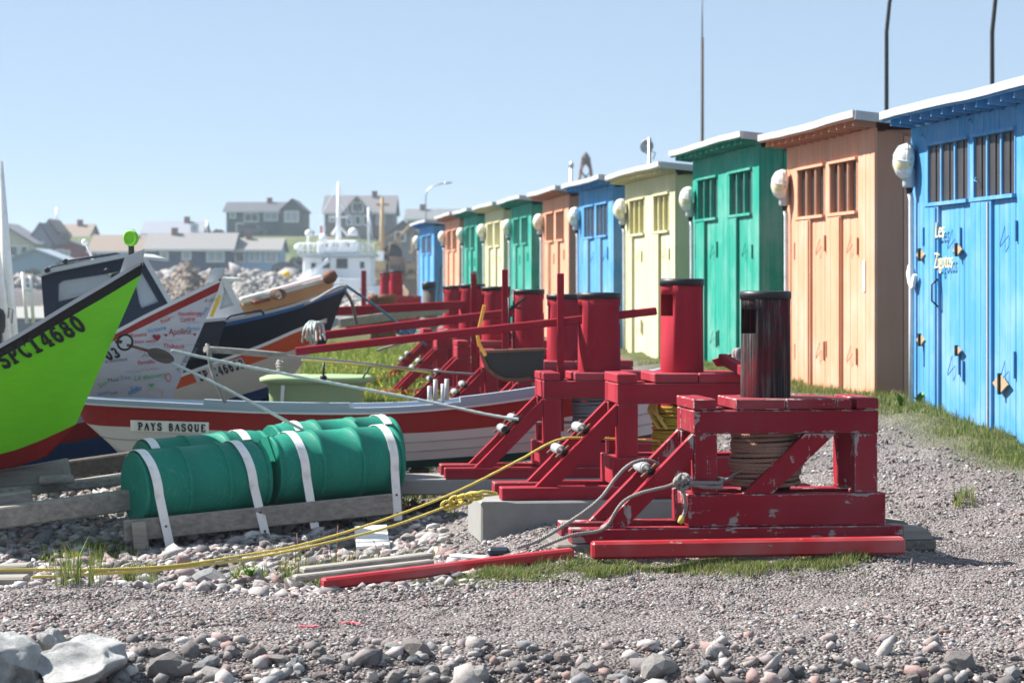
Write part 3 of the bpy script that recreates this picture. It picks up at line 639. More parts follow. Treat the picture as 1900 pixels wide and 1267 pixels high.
    b.v = [tuple(Vector(p) + Z * (p[2] - ctr.z) * .42) for p in b.v]; gl = b.build('globe', [M['globe']], lr)
    if hi < 5:
        c_ = MB(); up = (Z - ax * Z.dot(ax)).normalized(); sd_ = ax.cross(up)
        for ang in np.linspace(0, math.pi, 5)[:-1]:
            dr = up * math.cos(ang) + sd_ * math.sin(ang); c_.tube([ctr + dr * r * sg + ax * h for sg, r, h in ((-1, .126, .0), (-1, .122, .06), (-1, .096, .127), (-1, .04, .165), (1, .04, .165), (1, .096, .127), (1, .122, .06), (1, .126, 0))], .003, 4)
        for r, h in ((.126, .05), ):
            c_.tube([ctr + (up * math.cos(a) + sd_ * math.sin(a)) * r + ax * h for a in np.linspace(0, 2 * math.pi, 21)], .003, 4)
        c_.v = [tuple(Vector(p) + Z * (p[2] - ctr.z) * .42) for p in c_.v]
        c_.build('cage', [M['white']], lr)
    b = MB(); b.lathe(P(t, -.075, zl + .0), Z, [(.05, 0), (.058, .02), (.062, .17), (.045, .20)], 14); b.build('lamp_neck', [M['lamp_base']], lr)
    b = MB(); b.lathe(P(t, -.07, zl - .055), Z, [(.02, 0), (.028, .01), (.03, .056)], 10); b.tube([P(t, -.07, zl - .03), P(t, -.05, zl - .06), P(t, -.03, zl + .02), P(t, -.03, zl + .12)], .008, 6); b.build('cable_gland', [M['black']], lr)
    b = MB(); b.tube([P(t, -.06, zl - .05), P(t, -.048, zl - .12), P(t, -.046, zf + 1), P(t, -.046, zf - .1)], .026 if hi < 5 else .03, 8); b.build('conduit', [M['pipe']], lr)
# ------------------------------------------------------------------ lettering helpers
def text_mesh(s, size=1.0, offset=0.0, extrude=0.0, shear=0.0, space=1.0):
    cu = bpy.data.curves.new('lettering', 'FONT'); cu.body = s; cu.size = size; cu.offset = offset; cu.extrude = extrude; cu.shear = shear; cu.space_character = space
    cu.align_x = 'LEFT'; cu.resolution_u = 3
    ob = bpy.data.objects.new('lettering', cu); me = bpy.data.meshes.new_from_object(ob)
    v = [x.co.copy() for x in me.vertices]; f = [tuple(p.vertices) for p in me.polygons]
    bpy.data.meshes.remove(me); bpy.data.objects.remove(ob); bpy.data.curves.remove(cu); return v, f
root, P, w, e, n, zf, g0, g1, m = hut0
def hut_word(s, t, z, size, wid, off, zz=0):
    v, f = text_mesh(s, 1, off, .03, .15); xs = [p.x for p in v]; k = wid / (max(xs) - min(xs))
    b = MB(); b.add([P(t, 0, z) + e * ((p.x - min(xs)) * k) + Z * (p.y * size) - n * (p.z * .18 + .040) for p in v], f); return b.build('letters', [M['cream']], root)
hut_word('Les', .235, 1.57 + zf, .21, .26, -.012); hut_word('Zigotos', .225, 1.29 + zf, .21, .54, -.012)
# white gull shaped ornament, left of the letters
b = MB(); ol = [(0, .0), (.10, .18), (.16, .10), (.14, -.06), (.26, -.16), (.40, -.02), (.46, -.05), (.34, -.30), (.22, -.34), (.08, -.20)]
b.prism([P(.012, -.03, zf + 1.25) + e * (x * .56) + Z * y * .45 for x, y in ol], -n * .03); b.build('ornament', [M['white']], root)
for t, z, s in ((.70, .30, .15), (.115, .62, .10), (.115, 1.42, .10), (.40, 1.45, .10), (.40, .55, .08)):   # diamond plates
    b = MB(); b.prism([P(t, -.034, zf + z) + e * x * s * 1.3 + Z * y * s * .55 for x, y in ((-1, 0), (0, 1), (1, 0), (0, -1))], -n * .012); b.build('plate', [M['tan_wood']], root)
    b = MB(); b.obox(P(t, -.052, zf + z), e, n, Z, .03, .025, s * 1.2); b.build('turn_button', [M['black']], root)
b = MB(); b.tube([P(g0 + .012, -.03, zf + .94), P(g0 + .012, -.085, zf + .99), P(g0 + .012, -.085, zf + 1.14), P(g0 + .012, -.03, zf + 1.19)], .01, 6); b.build('door_handle', [M['black']], root)
for t, z in ((.10, 2.53), (.46, 2.58), (.5, 2.05)):
    b = MB(); b.tube([P(t, 0, zf + z + .03), P(t + .02, -.04, zf + z), P(t + .035, -.02, zf + z - .02)], .005, 5); b.build('hook', [M['blue_print']], root)
root, P, w, e, n, zf, g0, g1, m = hut1
b = MB(); b.obox(P(.905, -.008, zf + 1.22), e, n, Z, .08, .008, .32); b.build('notice', [M['white']], root)
# ------------------------------------------------------------------ poles behind the huts
def street_lamp(px, py, d, lab, arc=1):
    base = W(px, py, d); base.z = Gz(base.x, base.y); root = empty('street_lamp', base, lab, 'street lamp', 'tall curved street lamps behind the huts')
    zt = EYE + (HY - 60) / F * d
    pts = [base + Vector((0, 0, z)) for z in np.linspace(-.1, zt - base.z, 8)] + [base + Vector((x, 0, zt - base.z + h)) for x, h in ((.05, .5), (.16, .95), (.36, 1.4), (.7, 1.8), (1.2, 2.1), (1.8, 2.22))]
    b = MB(); b.tube(pts, .035, 8, rs=[.042 - .014 * i / 13 for i in range(14)]); b.build('pole', [M['black']], root)
    q = pts[-1]; b = MB(); b.lathe(q + Vector((-.05, 0, 0)), (1, 0, -.05), [(.04, 0), (.11, .12), (.14, .4), (.06, .62)], 12); b.build('lamp_head', [M['steel']], root)
street_lamp(1645, 200, 40, 'tall dark curved street lamp rising behind the gap between the orange and nearest blue huts'); street_lamp(1841, 160, 37, 'tall dark curved street lamp rising over the roof of the nearest blue hut')
b0 = W(1303, 250, 52); b0.z = Gz(b0.x, b0.y); root = empty('antenna_mast', b0, 'thin straight antenna mast rising behind the big green hut', 'antenna')
zt = EYE + (HY - 70) / F * 52 - b0.z
b = MB(); b.tube([b0 - Z * .1, b0 + Z * zt], .035, 8, rs=[.045, .032]); b.build('mast', [M['dark_wood']], root)
b = MB(); b.tube([b0 + Z * (zt + .004), b0 + Z * (zt + 1.6)], .012, 6, rs=[.02, .008]); b.build('whip', [M['steel']], root)
b0 = W(1203, 296, 38.5); root = empty('aerial', b0, 'small dish aerial on a short post above the yellow hut roof', 'aerial')
gz = Gz(b0.x + .1, b0.y); b = MB(); b.tube([Vector((b0.x + .02, b0.y, gz)), W(1205, 256, 38.5)], .03, 8); b.build('post', [M['steel']], root)
b = MB(); b.lathe(W(1200, 272, 38.5), Vector((-.3, -1, .1)), [(.02, -.05), (.08, -.03), (.115, .0), (.11, .005), (.075, -.02), (.02, -.04)], 18); b.build('dish', [M['steel']], root)
b = MB(); b.tube([W(1212, 296, 38.4), W(1216, 284, 38.4), W(1206, 280, 38.4)], .008, 5); b.build('cable', [M['black']], root)
tb = W(1087, 334, 230); gz = 2; root = empty('lattice_tower', Vector((tb.x, tb.y, gz)), 'far lattice tower showing above the blue hut roof', 'tower')
b = MB(); zt = W(1087, 292, 230).z
for sx, sy in ((-1, -1), (1, -1), (1, 1), (-1, 1)): b.bar((tb.x + sx * 2.2, tb.y + sy * 2.2, gz), (tb.x + sx * .35, tb.y + sy * .35, zt - .7), .16, .16)
for i in range(9):
    z0 = gz + (zt - gz) * i / 9; z1 = gz + (zt - gz) * (i + 1) / 9; r0 = 2.2 - 1.85 * i / 9; r1 = 2.2 - 1.85 * (i + 1) / 9
    for a, c in (((-1, -1), (1, -1)), ((1, -1), (1, 1)), ((1, 1), (-1, 1)), ((-1, 1), (-1, -1))):
        b.bar((tb.x + a[0] * r0, tb.y + a[1] * r0, z0), (tb.x + c[0] * r1, tb.y + c[1] * r1, z1), .1, .1); b.bar((tb.x + c[0] * r0, tb.y + c[1] * r0, z0), (tb.x + a[0] * r1, tb.y + a[1] * r1, z1), .1, .1)
b.build('lattice', [M['rust']], root); b = MB(); b.lathe((tb.x, tb.y, zt - .7), Z, [(.5, 0), (.5, .25), (.3, .9), (.05, 1.2)], 10); b.build('beacon', [M['dark_wood']], root)
b = MB(); p = W(1060, 338, 140); b.tube([Vector((p.x, p.y, -4)), W(1060, 308, 140)], .09, 6); b.lathe(W(1060, 312, 140), Z, [(.12, 0), (.16, .2), (.05, .4)], 8); tag(b.build('signal_post', [M['steel']], loc=(p.x, p.y, 0)), 'thin signal post showing above the roof of the middle orange hut', 'post')
p = W(790, 400, 118); b = MB(); b.tube([Vector((p.x, p.y, -4.5))] + [W(790, y, 118) for y in (400, 375, 362)] + [W(x, y, 118) for x, y in ((794, 353), (801, 347), (812, 343), (826, 340))], .035, 6); b.lathe(W(824, 340.5, 118), (1, 0, .1), [(.03, 0), (.07, .1), (.03, .4)], 8)
tag(b.build('street_lamp', [M['steel']], loc=(p.x, p.y, 0)), 'far curved street lamp above the farthest blue hut', 'street lamp')
# ------------------------------------------------------------------ winches
RZ = math.radians(7.0)
def part(mb, name, mats, parent):
    o = bpy.data.objects.new(name, mb.mesh(name, mats)); COL.objects.link(o); o.parent = parent; return o
def drum_mesh(cx, cy, r, z0, zlo, zhi, z1, az, n=40, hw=3):
    b = MB(); V = []; zs = [z0, .53, .74, zlo, zhi, z1]; rr = [r * .98, r * .98, r, r * .985, r * .98, r * .99]
    k0 = int(round(az / 360 * n)) - hw; hole = {(k0 + i) % n for i in range(2 * hw)} | {(k0 + n // 2 + i) % n for i in range(2 * hw)}
    for z, ra in zip(zs, rr):
        for k in range(n):
            a = 2 * math.pi * k / n; V.append((cx + ra * math.cos(a), cy + ra * math.sin(a), z))
    Fc = [(i * n + k, i * n + (k + 1) % n, (i + 1) * n + (k + 1) % n, (i + 1) * n + k) for i in range(5) for k in range(n) if not (i == 3 and k in hole)]
    b.add(V, Fc, True)
    a0, a1 = k0 % n, (k0 + 2 * hw) % n; c0, c1 = (k0 + n // 2) % n, (k0 + n // 2 + 2 * hw) % n
    L, H = 3 * n, 4 * n; T = []
    T.append((L + a0, L + c1, H + c1, H + a0)); T.append((L + a1, H + a1, H + c0, L + c0))
    for base in (L, H):
        ring = [(a0 + i) % n for i in range(2 * hw + 1)] + [(c0 + i) % n for i in range(2 * hw + 1)]
        T.append(tuple(base + q for q in ring))
    for f in T: b.f.append(f); b.sm.append(False); b.mi.append(0)
    b.f.append(tuple(range(n))[::-1]); b.sm.append(False); b.mi.append(0)
    b.f.append(tuple(5 * n + q for q in range(n))); b.sm.append(False); b.mi.append(0)
    return b
def make_winch(loc, lab, mats, dm, rad=.146, az=207, rollers=((-.25, .325),), worn=False, slen=.71, inner=True):
    mx, mv, my = mats; root = empty('boat_winch', loc, lab, 'winch', 'red timber boat winches', RZ); DP = .5
    X1 = 1.085; c = .006
    def bx(name, x0, x1, y0, y1, z0, z1, m, ch=c):
        b = MB(); b.box(((x0 + x1) / 2, (y0 + y1) / 2, (z0 + z1) / 2), x1 - x0, y1 - y0, z1 - z0, ch); return part(b, name, [m, M['chip_w'] if worn else M['chip']], root)
    for x0, x1 in ((-.002, .133), (.245, .535), (.542, .832), (.838, .925), (.955, X1)):
        bx('table_board', x0, x1, -.004, DP + .004, .667 + random.uniform(0, .003), .73 + random.uniform(-.004, .002) - (.0 if x0 != .838 else .004), my)
    for y0 in (0, DP - .10): bx('table_beam', 0, X1, y0, y0 + .10, .53, .664, mx)
    for x0 in (.002, X1 - .102): bx('table_beam', x0, x0 + .10, .103, DP - .103, .533, .662, my)
    for x0 in (.004, .945):
        for y0 in (.003, DP - .103): bx('post', x0, x0 + .135, y0, y0 + .10, .187, .528, mv)
    for y0 in (-.008, DP - .112): bx('base_beam', -.03, 1.125, y0, y0 + .12, .002, .184, mx)
    for x0 in (-.028, 1.005): bx('base_beam', x0, x0 + .115, .116, DP - .116, .004, .182, my)
    for y0 in (-.035, DP - .11):
        if worn:
            bx('sleeper', -slen, 1.22, y0, y0 + .14, -.083, -.001, mx)
            b = MB(); zz = -.083; b.prism([(1.223, y0 + .006, -.083), (1.40, y0 + .006, -.083), (1.385, y0 + .006, -.045), (1.35, y0 + .006, -.018), (1.223, y0 + .006, -.004)], (0, .128, 0)); part(b, 'sleeper_end', [M['grey_wood']], root)
        else: bx('sleeper', -slen - .05, 1.28, y0, y0 + .14, -.083, -.001, mx)
    for y0 in (.002, DP - .072):
        b = MB(); b.prism([(-.53, y0, .001), (-.395, y0, .001), (-.001, y0, .395), (-.001, y0, .53)], (0, .07, 0)); part(b, 'brace', [mv], root)
    if inner:
        b = MB(); b.prism([(.298, .012, .187), (.465, .012, .187), (.834, .012, .528), (.655, .012, .528)], (0, .065, 0)); part(b, 'inner_brace', [mv], root)
    d = part(drum_mesh(.477, .25, rad, .19, 1.10, 1.24, 1.333, az), 'drum', [dm], root)
    b = MB(); b.lathe((.477, .25, 1.30), Z, [(rad * .99, 0), (rad * 1.025, .0), (rad * 1.03, .042), (rad * .93, .047), (rad * .90, .036), (.01, .034)], 40, cap=False); part(b, 'drum_band', [M['band']], d)
    for x, z in rollers:
        b = MB(); b.lathe((x, .115, z), (0, 1, 0), [(.030, 0), (.034, .01), (.034, .27), (.030, .28)], 16); r = part(b, 'roller', [M['roller']], root)
        b = MB(); b.lathe((x, .035, z), (0, 1, 0), [(.008, -.02), (.012, -.02), (.012, .0), (.029, .005), (.031, .04), (.031, .079)], 14); part(b, 'roller_cap', [M['rubber']], r); b = MB(); b.lathe((x, .396, z), (0, 1, 0), [(.031, 0), (.029, .05), (.01, .06), (.01, .08)], 14); part(b, 'roller_cap', [M['rubber']], r)
        for y in (.04, .45):
            b = MB(); b.bar((x - .045, y, z - .04), (x + .04, y, z + .035), .03, .012); part(b, 'roller_bracket', [M['rust']], r)
    return root
def helix(cx, cy, z0, z1, r, turns, per=30, jit=.008, wob=.006):
    pts = []; N = int(turns * per); rj = [random.gauss(0, jit) for _ in range(int(turns) + 3)]
    for i in range(N + 1):
        u = i / per; k = int(u); f = u - k; ra = r + rj[k] * (1 - f) + rj[k + 1] * f; a = 2 * math.pi * u
        pts.append(Vector((cx + ra * math.cos(a), cy + ra * math.sin(a), z0 + (z1 - z0) * i / N + wob * math.sin(a * 1.0 + k * 1.3))))
    return pts
def resample(pts, step):
    pts = [Vector(p) for p in pts]; out = [pts[0]]; carry = 0
    for a, b in zip(pts[:-1], pts[1:]):
        L = (b - a).length
        if L < 1e-9: continue
        s = step - carry
        while s <= L: out.append(a + (b - a) * (s / L)); s += step
        carry = L - (s - step)
    return out
def rope3(b, pts, r, pitch=.05, sides=5, per=6):
    """laid rope: three strands twisted round the path"""
    P = resample(pts, pitch / per); m = len(P); up = Vector((.13, .2, 1)).normalized(); fr = []
    for i in range(m):
        t = P[min(i + 1, m - 1)] - P[max(i - 1, 0)]; a, s, u = frame(t, up); up = u; fr.append((s, u))
    for k in range(3):
        q = []
        for i, p in enumerate(P):
            th = 2 * math.pi * (i / per + k / 3); s, u = fr[i]; q.append(p + (s * math.cos(th) + u * math.sin(th)) * r * .5)
        b.tube(q, r * .56, sides)
    return b
def to_world(root, pts):
    m = world_of(root); return [m @ Vector(p) for p in pts]
reds = (M['red_x'], M['red_v'], M['red_y']); worn = (M['wr_x'], M['wr_v'], M['wr_y'])
def wloc(px, d, z): p = W(px, 0, d); return Vector((p.x, p.y, z))
w1 = make_winch(wloc(1287, 13.54, .222), 'nearest winch, peeling red paint and a weathered black drum', worn, M['tar'], worn=True)
w2 = make_winch(wloc(1145, 15.4, .30), 'clean red winch on a concrete block, second nearest, its drum slot facing left', reds, M['red_v'], .143, 205, ((-.21, .365), (-.35, .225)))
w3 = make_winch(wloc(1008, 18.3, .20), 'third red winch, a long lever bar stuck through its drum', reds, M['red_v'], .168, 178, ((-.205, .365), (-.285, .285)), inner=False)
WL = [(960, 21.9, .175, 'red winch behind the lever winch, dark slot showing at the right of a red stake'), (900, 24.3, .215, 'red winch behind the dark tub, with a lever bar pointing left'), (848, 27.0, .245, 'red winch behind the tall red stake, half hidden by it'),
      (810, 30.0, .275, 'red winch behind the weathered stake, with the topmost lever bar'), (785, 34.0, .255, 'farthest red winch of the near row, below the orange huts')]
base = w3; rest = []
for i, (px, d, z, lb) in enumerate(WL):
    c = copy_tree(w3); c.location = wloc(px, d, z); c['label'] = lb; rest.append(c)
far1 = copy_tree(w3); far1.location = wloc(700, 58, .62); far1['label'] = 'far red winch standing alone beyond the other winches, near the water'
far2 = copy_tree(w3); far2.location = wloc(684, 62, .60); far2['label'] = 'farthest red winch, half hidden behind the lone far one'
# rope coils on the drums
def coil(root, name, mat, lab, r=.195, z0=.215, z1=.52, turns=13, rr=.0135, fine=True, cx=.477):
    b = MB(); pts = to_world(root, helix(cx, .25, z0, z1, r, turns))
    if fine: rope3(b, pts, rr, .045)
    else: b.tube(pts, rr, 7)
    return tag(b.build(name, [mat], loc=root.location), lab, 'rope', 'ropes wound on the winch drums')
coil(w1, 'rope_coil', M['rope_brown'], 'thick brown rope wound on the nearest, black drum')
coil(w2, 'rope_coil', M['rope_olive'], 'yellow rope wound on the drum of the second nearest winch', .185, .2, .5, 14, .012)
b = MB()
for i in range(4):
    a = math.radians(175 + i * 9); pts = to_world(w2, [(.477 + (.2 + .03 * math.sin(math.pi * t)) * math.cos(a + t * .5), .25 + (.2 + .03 * math.sin(math.pi * t)) * math.sin(a + t * .5), .53 - .17 * t if i % 2 else .52 - .1 * t) for t in np.linspace(0, 1, 9)]); rope3(b, pts, .012)
tag(b.build('rope_hank', [M['rope_yellow']], loc=w2.location), 'bright yellow loops of rope hanging over the olive rope coil', 'rope')
coil(w3, 'rope_coil', M['rope_dark'], 'dark grey rope wound on the drum of the winch with the long lever', .20, .2, .52, 13, .0135)
for c, nm in zip(rest[:2], ('behind the red stake', 'behind the dark tub')): coil(c, 'rope_coil', M['rope_grey'], 'grey rope wound on the drum of the winch ' + nm, .19, .21, .5, 10, .015, False)
# supports under the winches
def block(name, mat, lab, cat, x0, x1, y0, y1, z0, z1, root, ch=.01, group=None):
    b = MB(); b.box(((x0 + x1) / 2, (y0 + y1) / 2, (z0 + z1) / 2), x1 - x0, y1 - y0, z1 - z0, ch); o = b.build(name, [mat]); o.location = root.location; o.rotation_euler = (0, 0, RZ); return tag(o, lab, cat, group)
block('timber_block', M['old_wood_y'], 'old timber packing under the left end of the nearest winch', 'timber', -.80, -.58, -.06, .55, -.185, -.085, w1)
block('timber_block', M['old_wood_y'], 'old timber packing under the right end of the nearest winch', 'timber', 1.18, 1.42, -.03, .5, -.15, -.085, w1)
block('concrete_block', M['concrete'], 'long concrete footing under the second nearest winch', 'concrete block', -.90, 1.6, -.10, .72, -.36, -.085, w2, .012)
block('concrete_slab', M['concrete'], 'thin concrete slab under the winch with the long lever', 'concrete slab', -1.12, 1.5, -.05, .6, -.2, -.085, w3)
for c, nm in zip(rest, ('the winch behind the red stake', 'the winch behind the dark tub', 'the fourth farthest winch', 'the winch with the topmost bar', 'the farthest winch of the near row')):
    block('concrete_slab', M['concrete'], 'concrete slab under ' + nm, 'concrete slab', -1.0, 1.5, -.05, .6, -.3, -.085, c)
# lever bars
def bar_px(name, p, q, wd, h, mat, lab, cat, d0, d1, group=None, ch=.008, vertical=False):
    a, c = W(p[0], p[1], d0), W(q[0], q[1], d1); b = MB(); b.bar(a, c, wd, h, Z if not vertical else Vector((0, 1, 0)), ch); o = b.build(name, [mat], loc=(a + c) / 2); return tag(o, lab, cat, group)
LG = 'red lever bars in the winch drums'; y3 = 18.3 + .27
bar_px('lever_bar', (548, 652), (1218, 577), .07, .062, M['red_x'], 'nearest long red lever bar, stuck through the drum and out on its right', 'lever bar', y3 - .1, y3 + .05, LG)
bar_px('lever_bar', (537, 630), (1000, 574), .075, .085, M['red_x'], 'middle long red lever bar, drooping left over the white rope knot', 'lever bar', 24.2, 24.7, LG)
bar_px('lever_bar', (503, 583), (912, 563), .09, .105, M['red_x'], 'topmost long red lever bar, nearly level, ending in front of the navy boat', 'lever bar', 29.6, 30.3, LG)
b = MB(); b.bar(W(1340, 665, 15.75), W(1392, 694, 15.3), .06, .065, Z, .006); tag(b.build('timber_offcut', [M['wr_x']]), 'short red timber lying across the right end of the second winch', 'timber')
b = MB(); b.prism([W(x, y, 16.1) for x, y in ((1322, 668), (1372, 652), (1386, 652), (1392, 664), (1384, 680), (1330, 680))], (0, .08, 0)); tag(b.build('timber_cleat', [M['wr_x']]), 'red wooden cleat with a pale rope loop, behind the short red timber', 'cleat')
b = MB(); rope3(b, catmull([W(1362, 668, 16.0), W(1362, 652, 16.04), W(1368, 650, 16.12), W(1374, 660, 16.05), W(1370, 674, 16.0)], 16), .016); rope3(b, catmull([W(1368, 670, 16.0), W(1367, 652, 16.02), W(1372, 650, 16.12), W(1378, 664, 16.06)], 16), .016); tag(b.build('rope_loop', [M['rope_grey']]), 'pale rope loop tied round the red cleat', 'rope')
# stakes among the winches
def stake(px0, py0, px1, py1, d, wd, dp, mat, lab, cat='stake'):
    top = W(px0, py0, d); bot = W(px1, py1, d); b = MB(); b.bar(bot, top, wd, dp, Vector((0, 1, 0)), .006); return tag(b.build('stake', [mat], loc=bot), lab, cat)
stake(1040, 507, 1040, 800, 18.52, .055, .045, M['red_v'], 'red stake with a worn top set in the table of the lever winch')
stake(937, 500, 937, 690, 23.2, .062, .05, M['red_v'], 'tall red stake with dark iron rods, between two winch drums')
stake(879, 503, 879, 720, 26.2, .07, .05, M['wr_v'], 'tall weathered stake with faded paint left of the red stake')
b = MB(); p = lambda x, y, d=22.9: W(x, y, d)
b.tube([p(953, 540), p(953, 650)], .012, 6); b.tube([p(946, 575), p(974, 553)], .014, 6); b.tube([p(944, 552), p(946, 640)], .01, 6); b.tube([p(948, 568), p(968, 573)], .012, 6); tag(b.build('iron_rods', [M['black']]), 'thin black iron rods leaning on the tall red stake', 'iron rods')
# dark tub with brown rim and an orange stick
root = empty('tub', W(955, 700, 20.6), 'dark tarred half round tub with a brown rim, hanging between winches', 'tub')
b = MB(); ol = [(893, 652)] + [(x, y) for x, y in ((897, 668), (905, 684), (918, 696), (936, 704), (960, 705), (985, 702), (1008, 697))] + [(1010, 648)]
b.prism([W(x, y, 20.4) for x, y in ol], (0, .5, 0)); b.build('shell', [plain('tarred_shell', (.028, .024, .020, 1), .6, .3, 5)], root)
b = MB(); b.bar(W(892, 653, 20.4), W(1011, 648, 20.4), .05, .022, Z); b.build('rim', [M['rust']], root); b = MB(); b.bar(W(892, 653, 20.9), W(1011, 648, 20.9), .05, .022, Z); b.build('rim', [M['rust']], root); b = MB()
pts = [W(x, y, 20.38) for x, y in ol[:-2]]
for a, c in zip(pts[:-1], pts[1:]): b.bar(a, c, .03, .02, Vector((0, 1, 0)))
b.build('keel_band', [M['rust']], root)
b = MB()
for a, c in (((899, 566), (886, 622)), ((886, 622), (889, 638)), ((889, 638), (901, 660))): b.bar(W(a[0], a[1], 20.1), W(c[0], c[1], 20.1), .03, .062, Vector((0, 1, 0)), .005)
tag(b.build('orange_stick', [M['oar']], loc=W(890, 660, 20.1)), 'bent orange wooden stick standing in front of the weathered stake', 'stick')
# brown bollard, far, with a grey plank and rope
root = empty('bollard', wloc(796, 40, Gz(W(796, 0, 40).x, 40)), 'brown weathered bollard with a dark cap in front of the farthest blue hut', 'bollard'); q = root.location
b = MB(); b.lathe(q - Z * .05, Z, [(.11, 0), (.105, 1.36)], 18); b.build('post', [M['dark_wood']], root); b = MB(); b.lathe(q + Z * 1.312, Z, [(.118, 0), (.122, .10), (.10, .13)], 18); b.build('cap', [M['black']], root)
b = MB(); rope3(b, helix(q.x, q.y, q.z + .5, q.z + .9, .13, 6, 20), .03, .1); tag(b.build('rope_coil', [M['rope_grey']]), 'grey rope wound round the brown bollard', 'rope')
b = MB(); a_ = W(813, 610, 42); b.bar(Vector((a_.x - .1, 42, Gz(a_.x, 42))), W(819, 492, 42.6), .03, .09, Vector((0, 1, 0))); tag(b.build('plank_upright', [M['grey_wood_z']]), 'dark weathered plank leaning upright beside the brown bollard', 'plank')
for px, lb in ((697, 'left one of two short rusty posts in front of the lone far winch'), (717, 'right, wider one of two short rusty posts in front of the lone far winch')):
    q = wloc(px, 46, .5); b = MB(); b.lathe(q, Z, [(.10 if px < 700 else .19, 0), (.10 if px < 700 else .19, .82), (.12 if px < 700 else .21, .83), (.12 if px < 700 else .21, .93)], 14); tag(b.build('rusty_post', [M['rust']], loc=q), lb, 'post')
stake(675, 502, 675, 590, 57.5, .12, .12, M['red_v'], 'far red post standing beside the lone far winch')
bar_px('plank', (630, 600), (830, 572), .06, .12, M['grey_wood'], 'weathered grey pole lying under the topmost red bar', 'pole', 32, 34)
b = MB(); b.lathe(W(735, 548, 64), Z, [(.1, -.2), (.3, -.1), (.34, .1), (.2, .28), (.02, .3)], 14); tag(b.build('float', [M['white']]), 'white round float beside the far winches', 'float')
# ------------------------------------------------------------------ long red poles on the ground, old boards
bar_px('red_pole', (1097, 1020), (1677, 1011), .10, .095, M['bright_red'], 'bright red pole lying along the front of the nearest winch', 'pole', 13.10, 13.28, 'red poles lying on the gravel', .014)
bar_px('red_pole', (598, 1083), (1062, 1026), .075, .062, M['bright_red'], 'red pole lying lower left, its near end in the weeds', 'pole', 12.55, 13.15, 'red poles lying on the gravel', .012)
OB = 'old grey boards on the gravel'
bar_px('board', (560, 1058), (800, 1030), .10, .035, M['grey_wood'], 'grey board lying behind the left red pole', 'board', 13.3, 13.6, OB); bar_px('board', (545, 1072), (802, 1042), .07, .03, M['grey_wood'], 'thin grey board between the grey board and the left red pole', 'board', 12.95, 13.3, OB)
bar_px('board', (838, 1030), (905, 1034), .05, .02, M['white'], 'short whitish slat lying behind the left red pole', 'board', 13.5, 13.3, OB)
p = on_ground(692, 1025); b = MB()
for i in range(4): b.obox(p + Vector((-.01 * i, .08 * i, .055 + .028 * i)), Vector((.995, .08, .05)).normalized(), Vector((-.08, .99, .12)).normalized(), Vector((-.04, -.13, .99)).normalized(), .235, .14, .026, .003)
tag(b.build('white_block', [M['white']], loc=p), 'ribbed white plastic block lying on the gravel under the yellow ropes', 'block')
p = on_ground(925, 1031); b = MB(); b.box(p + Z * .025, .13, .09, .05, .015); tag(b.build('battery', [plain('dark_blue_plastic', (.02, .03, .05, 1), .4)], loc=p), 'small black plastic box lying behind the left red pole', 'box')
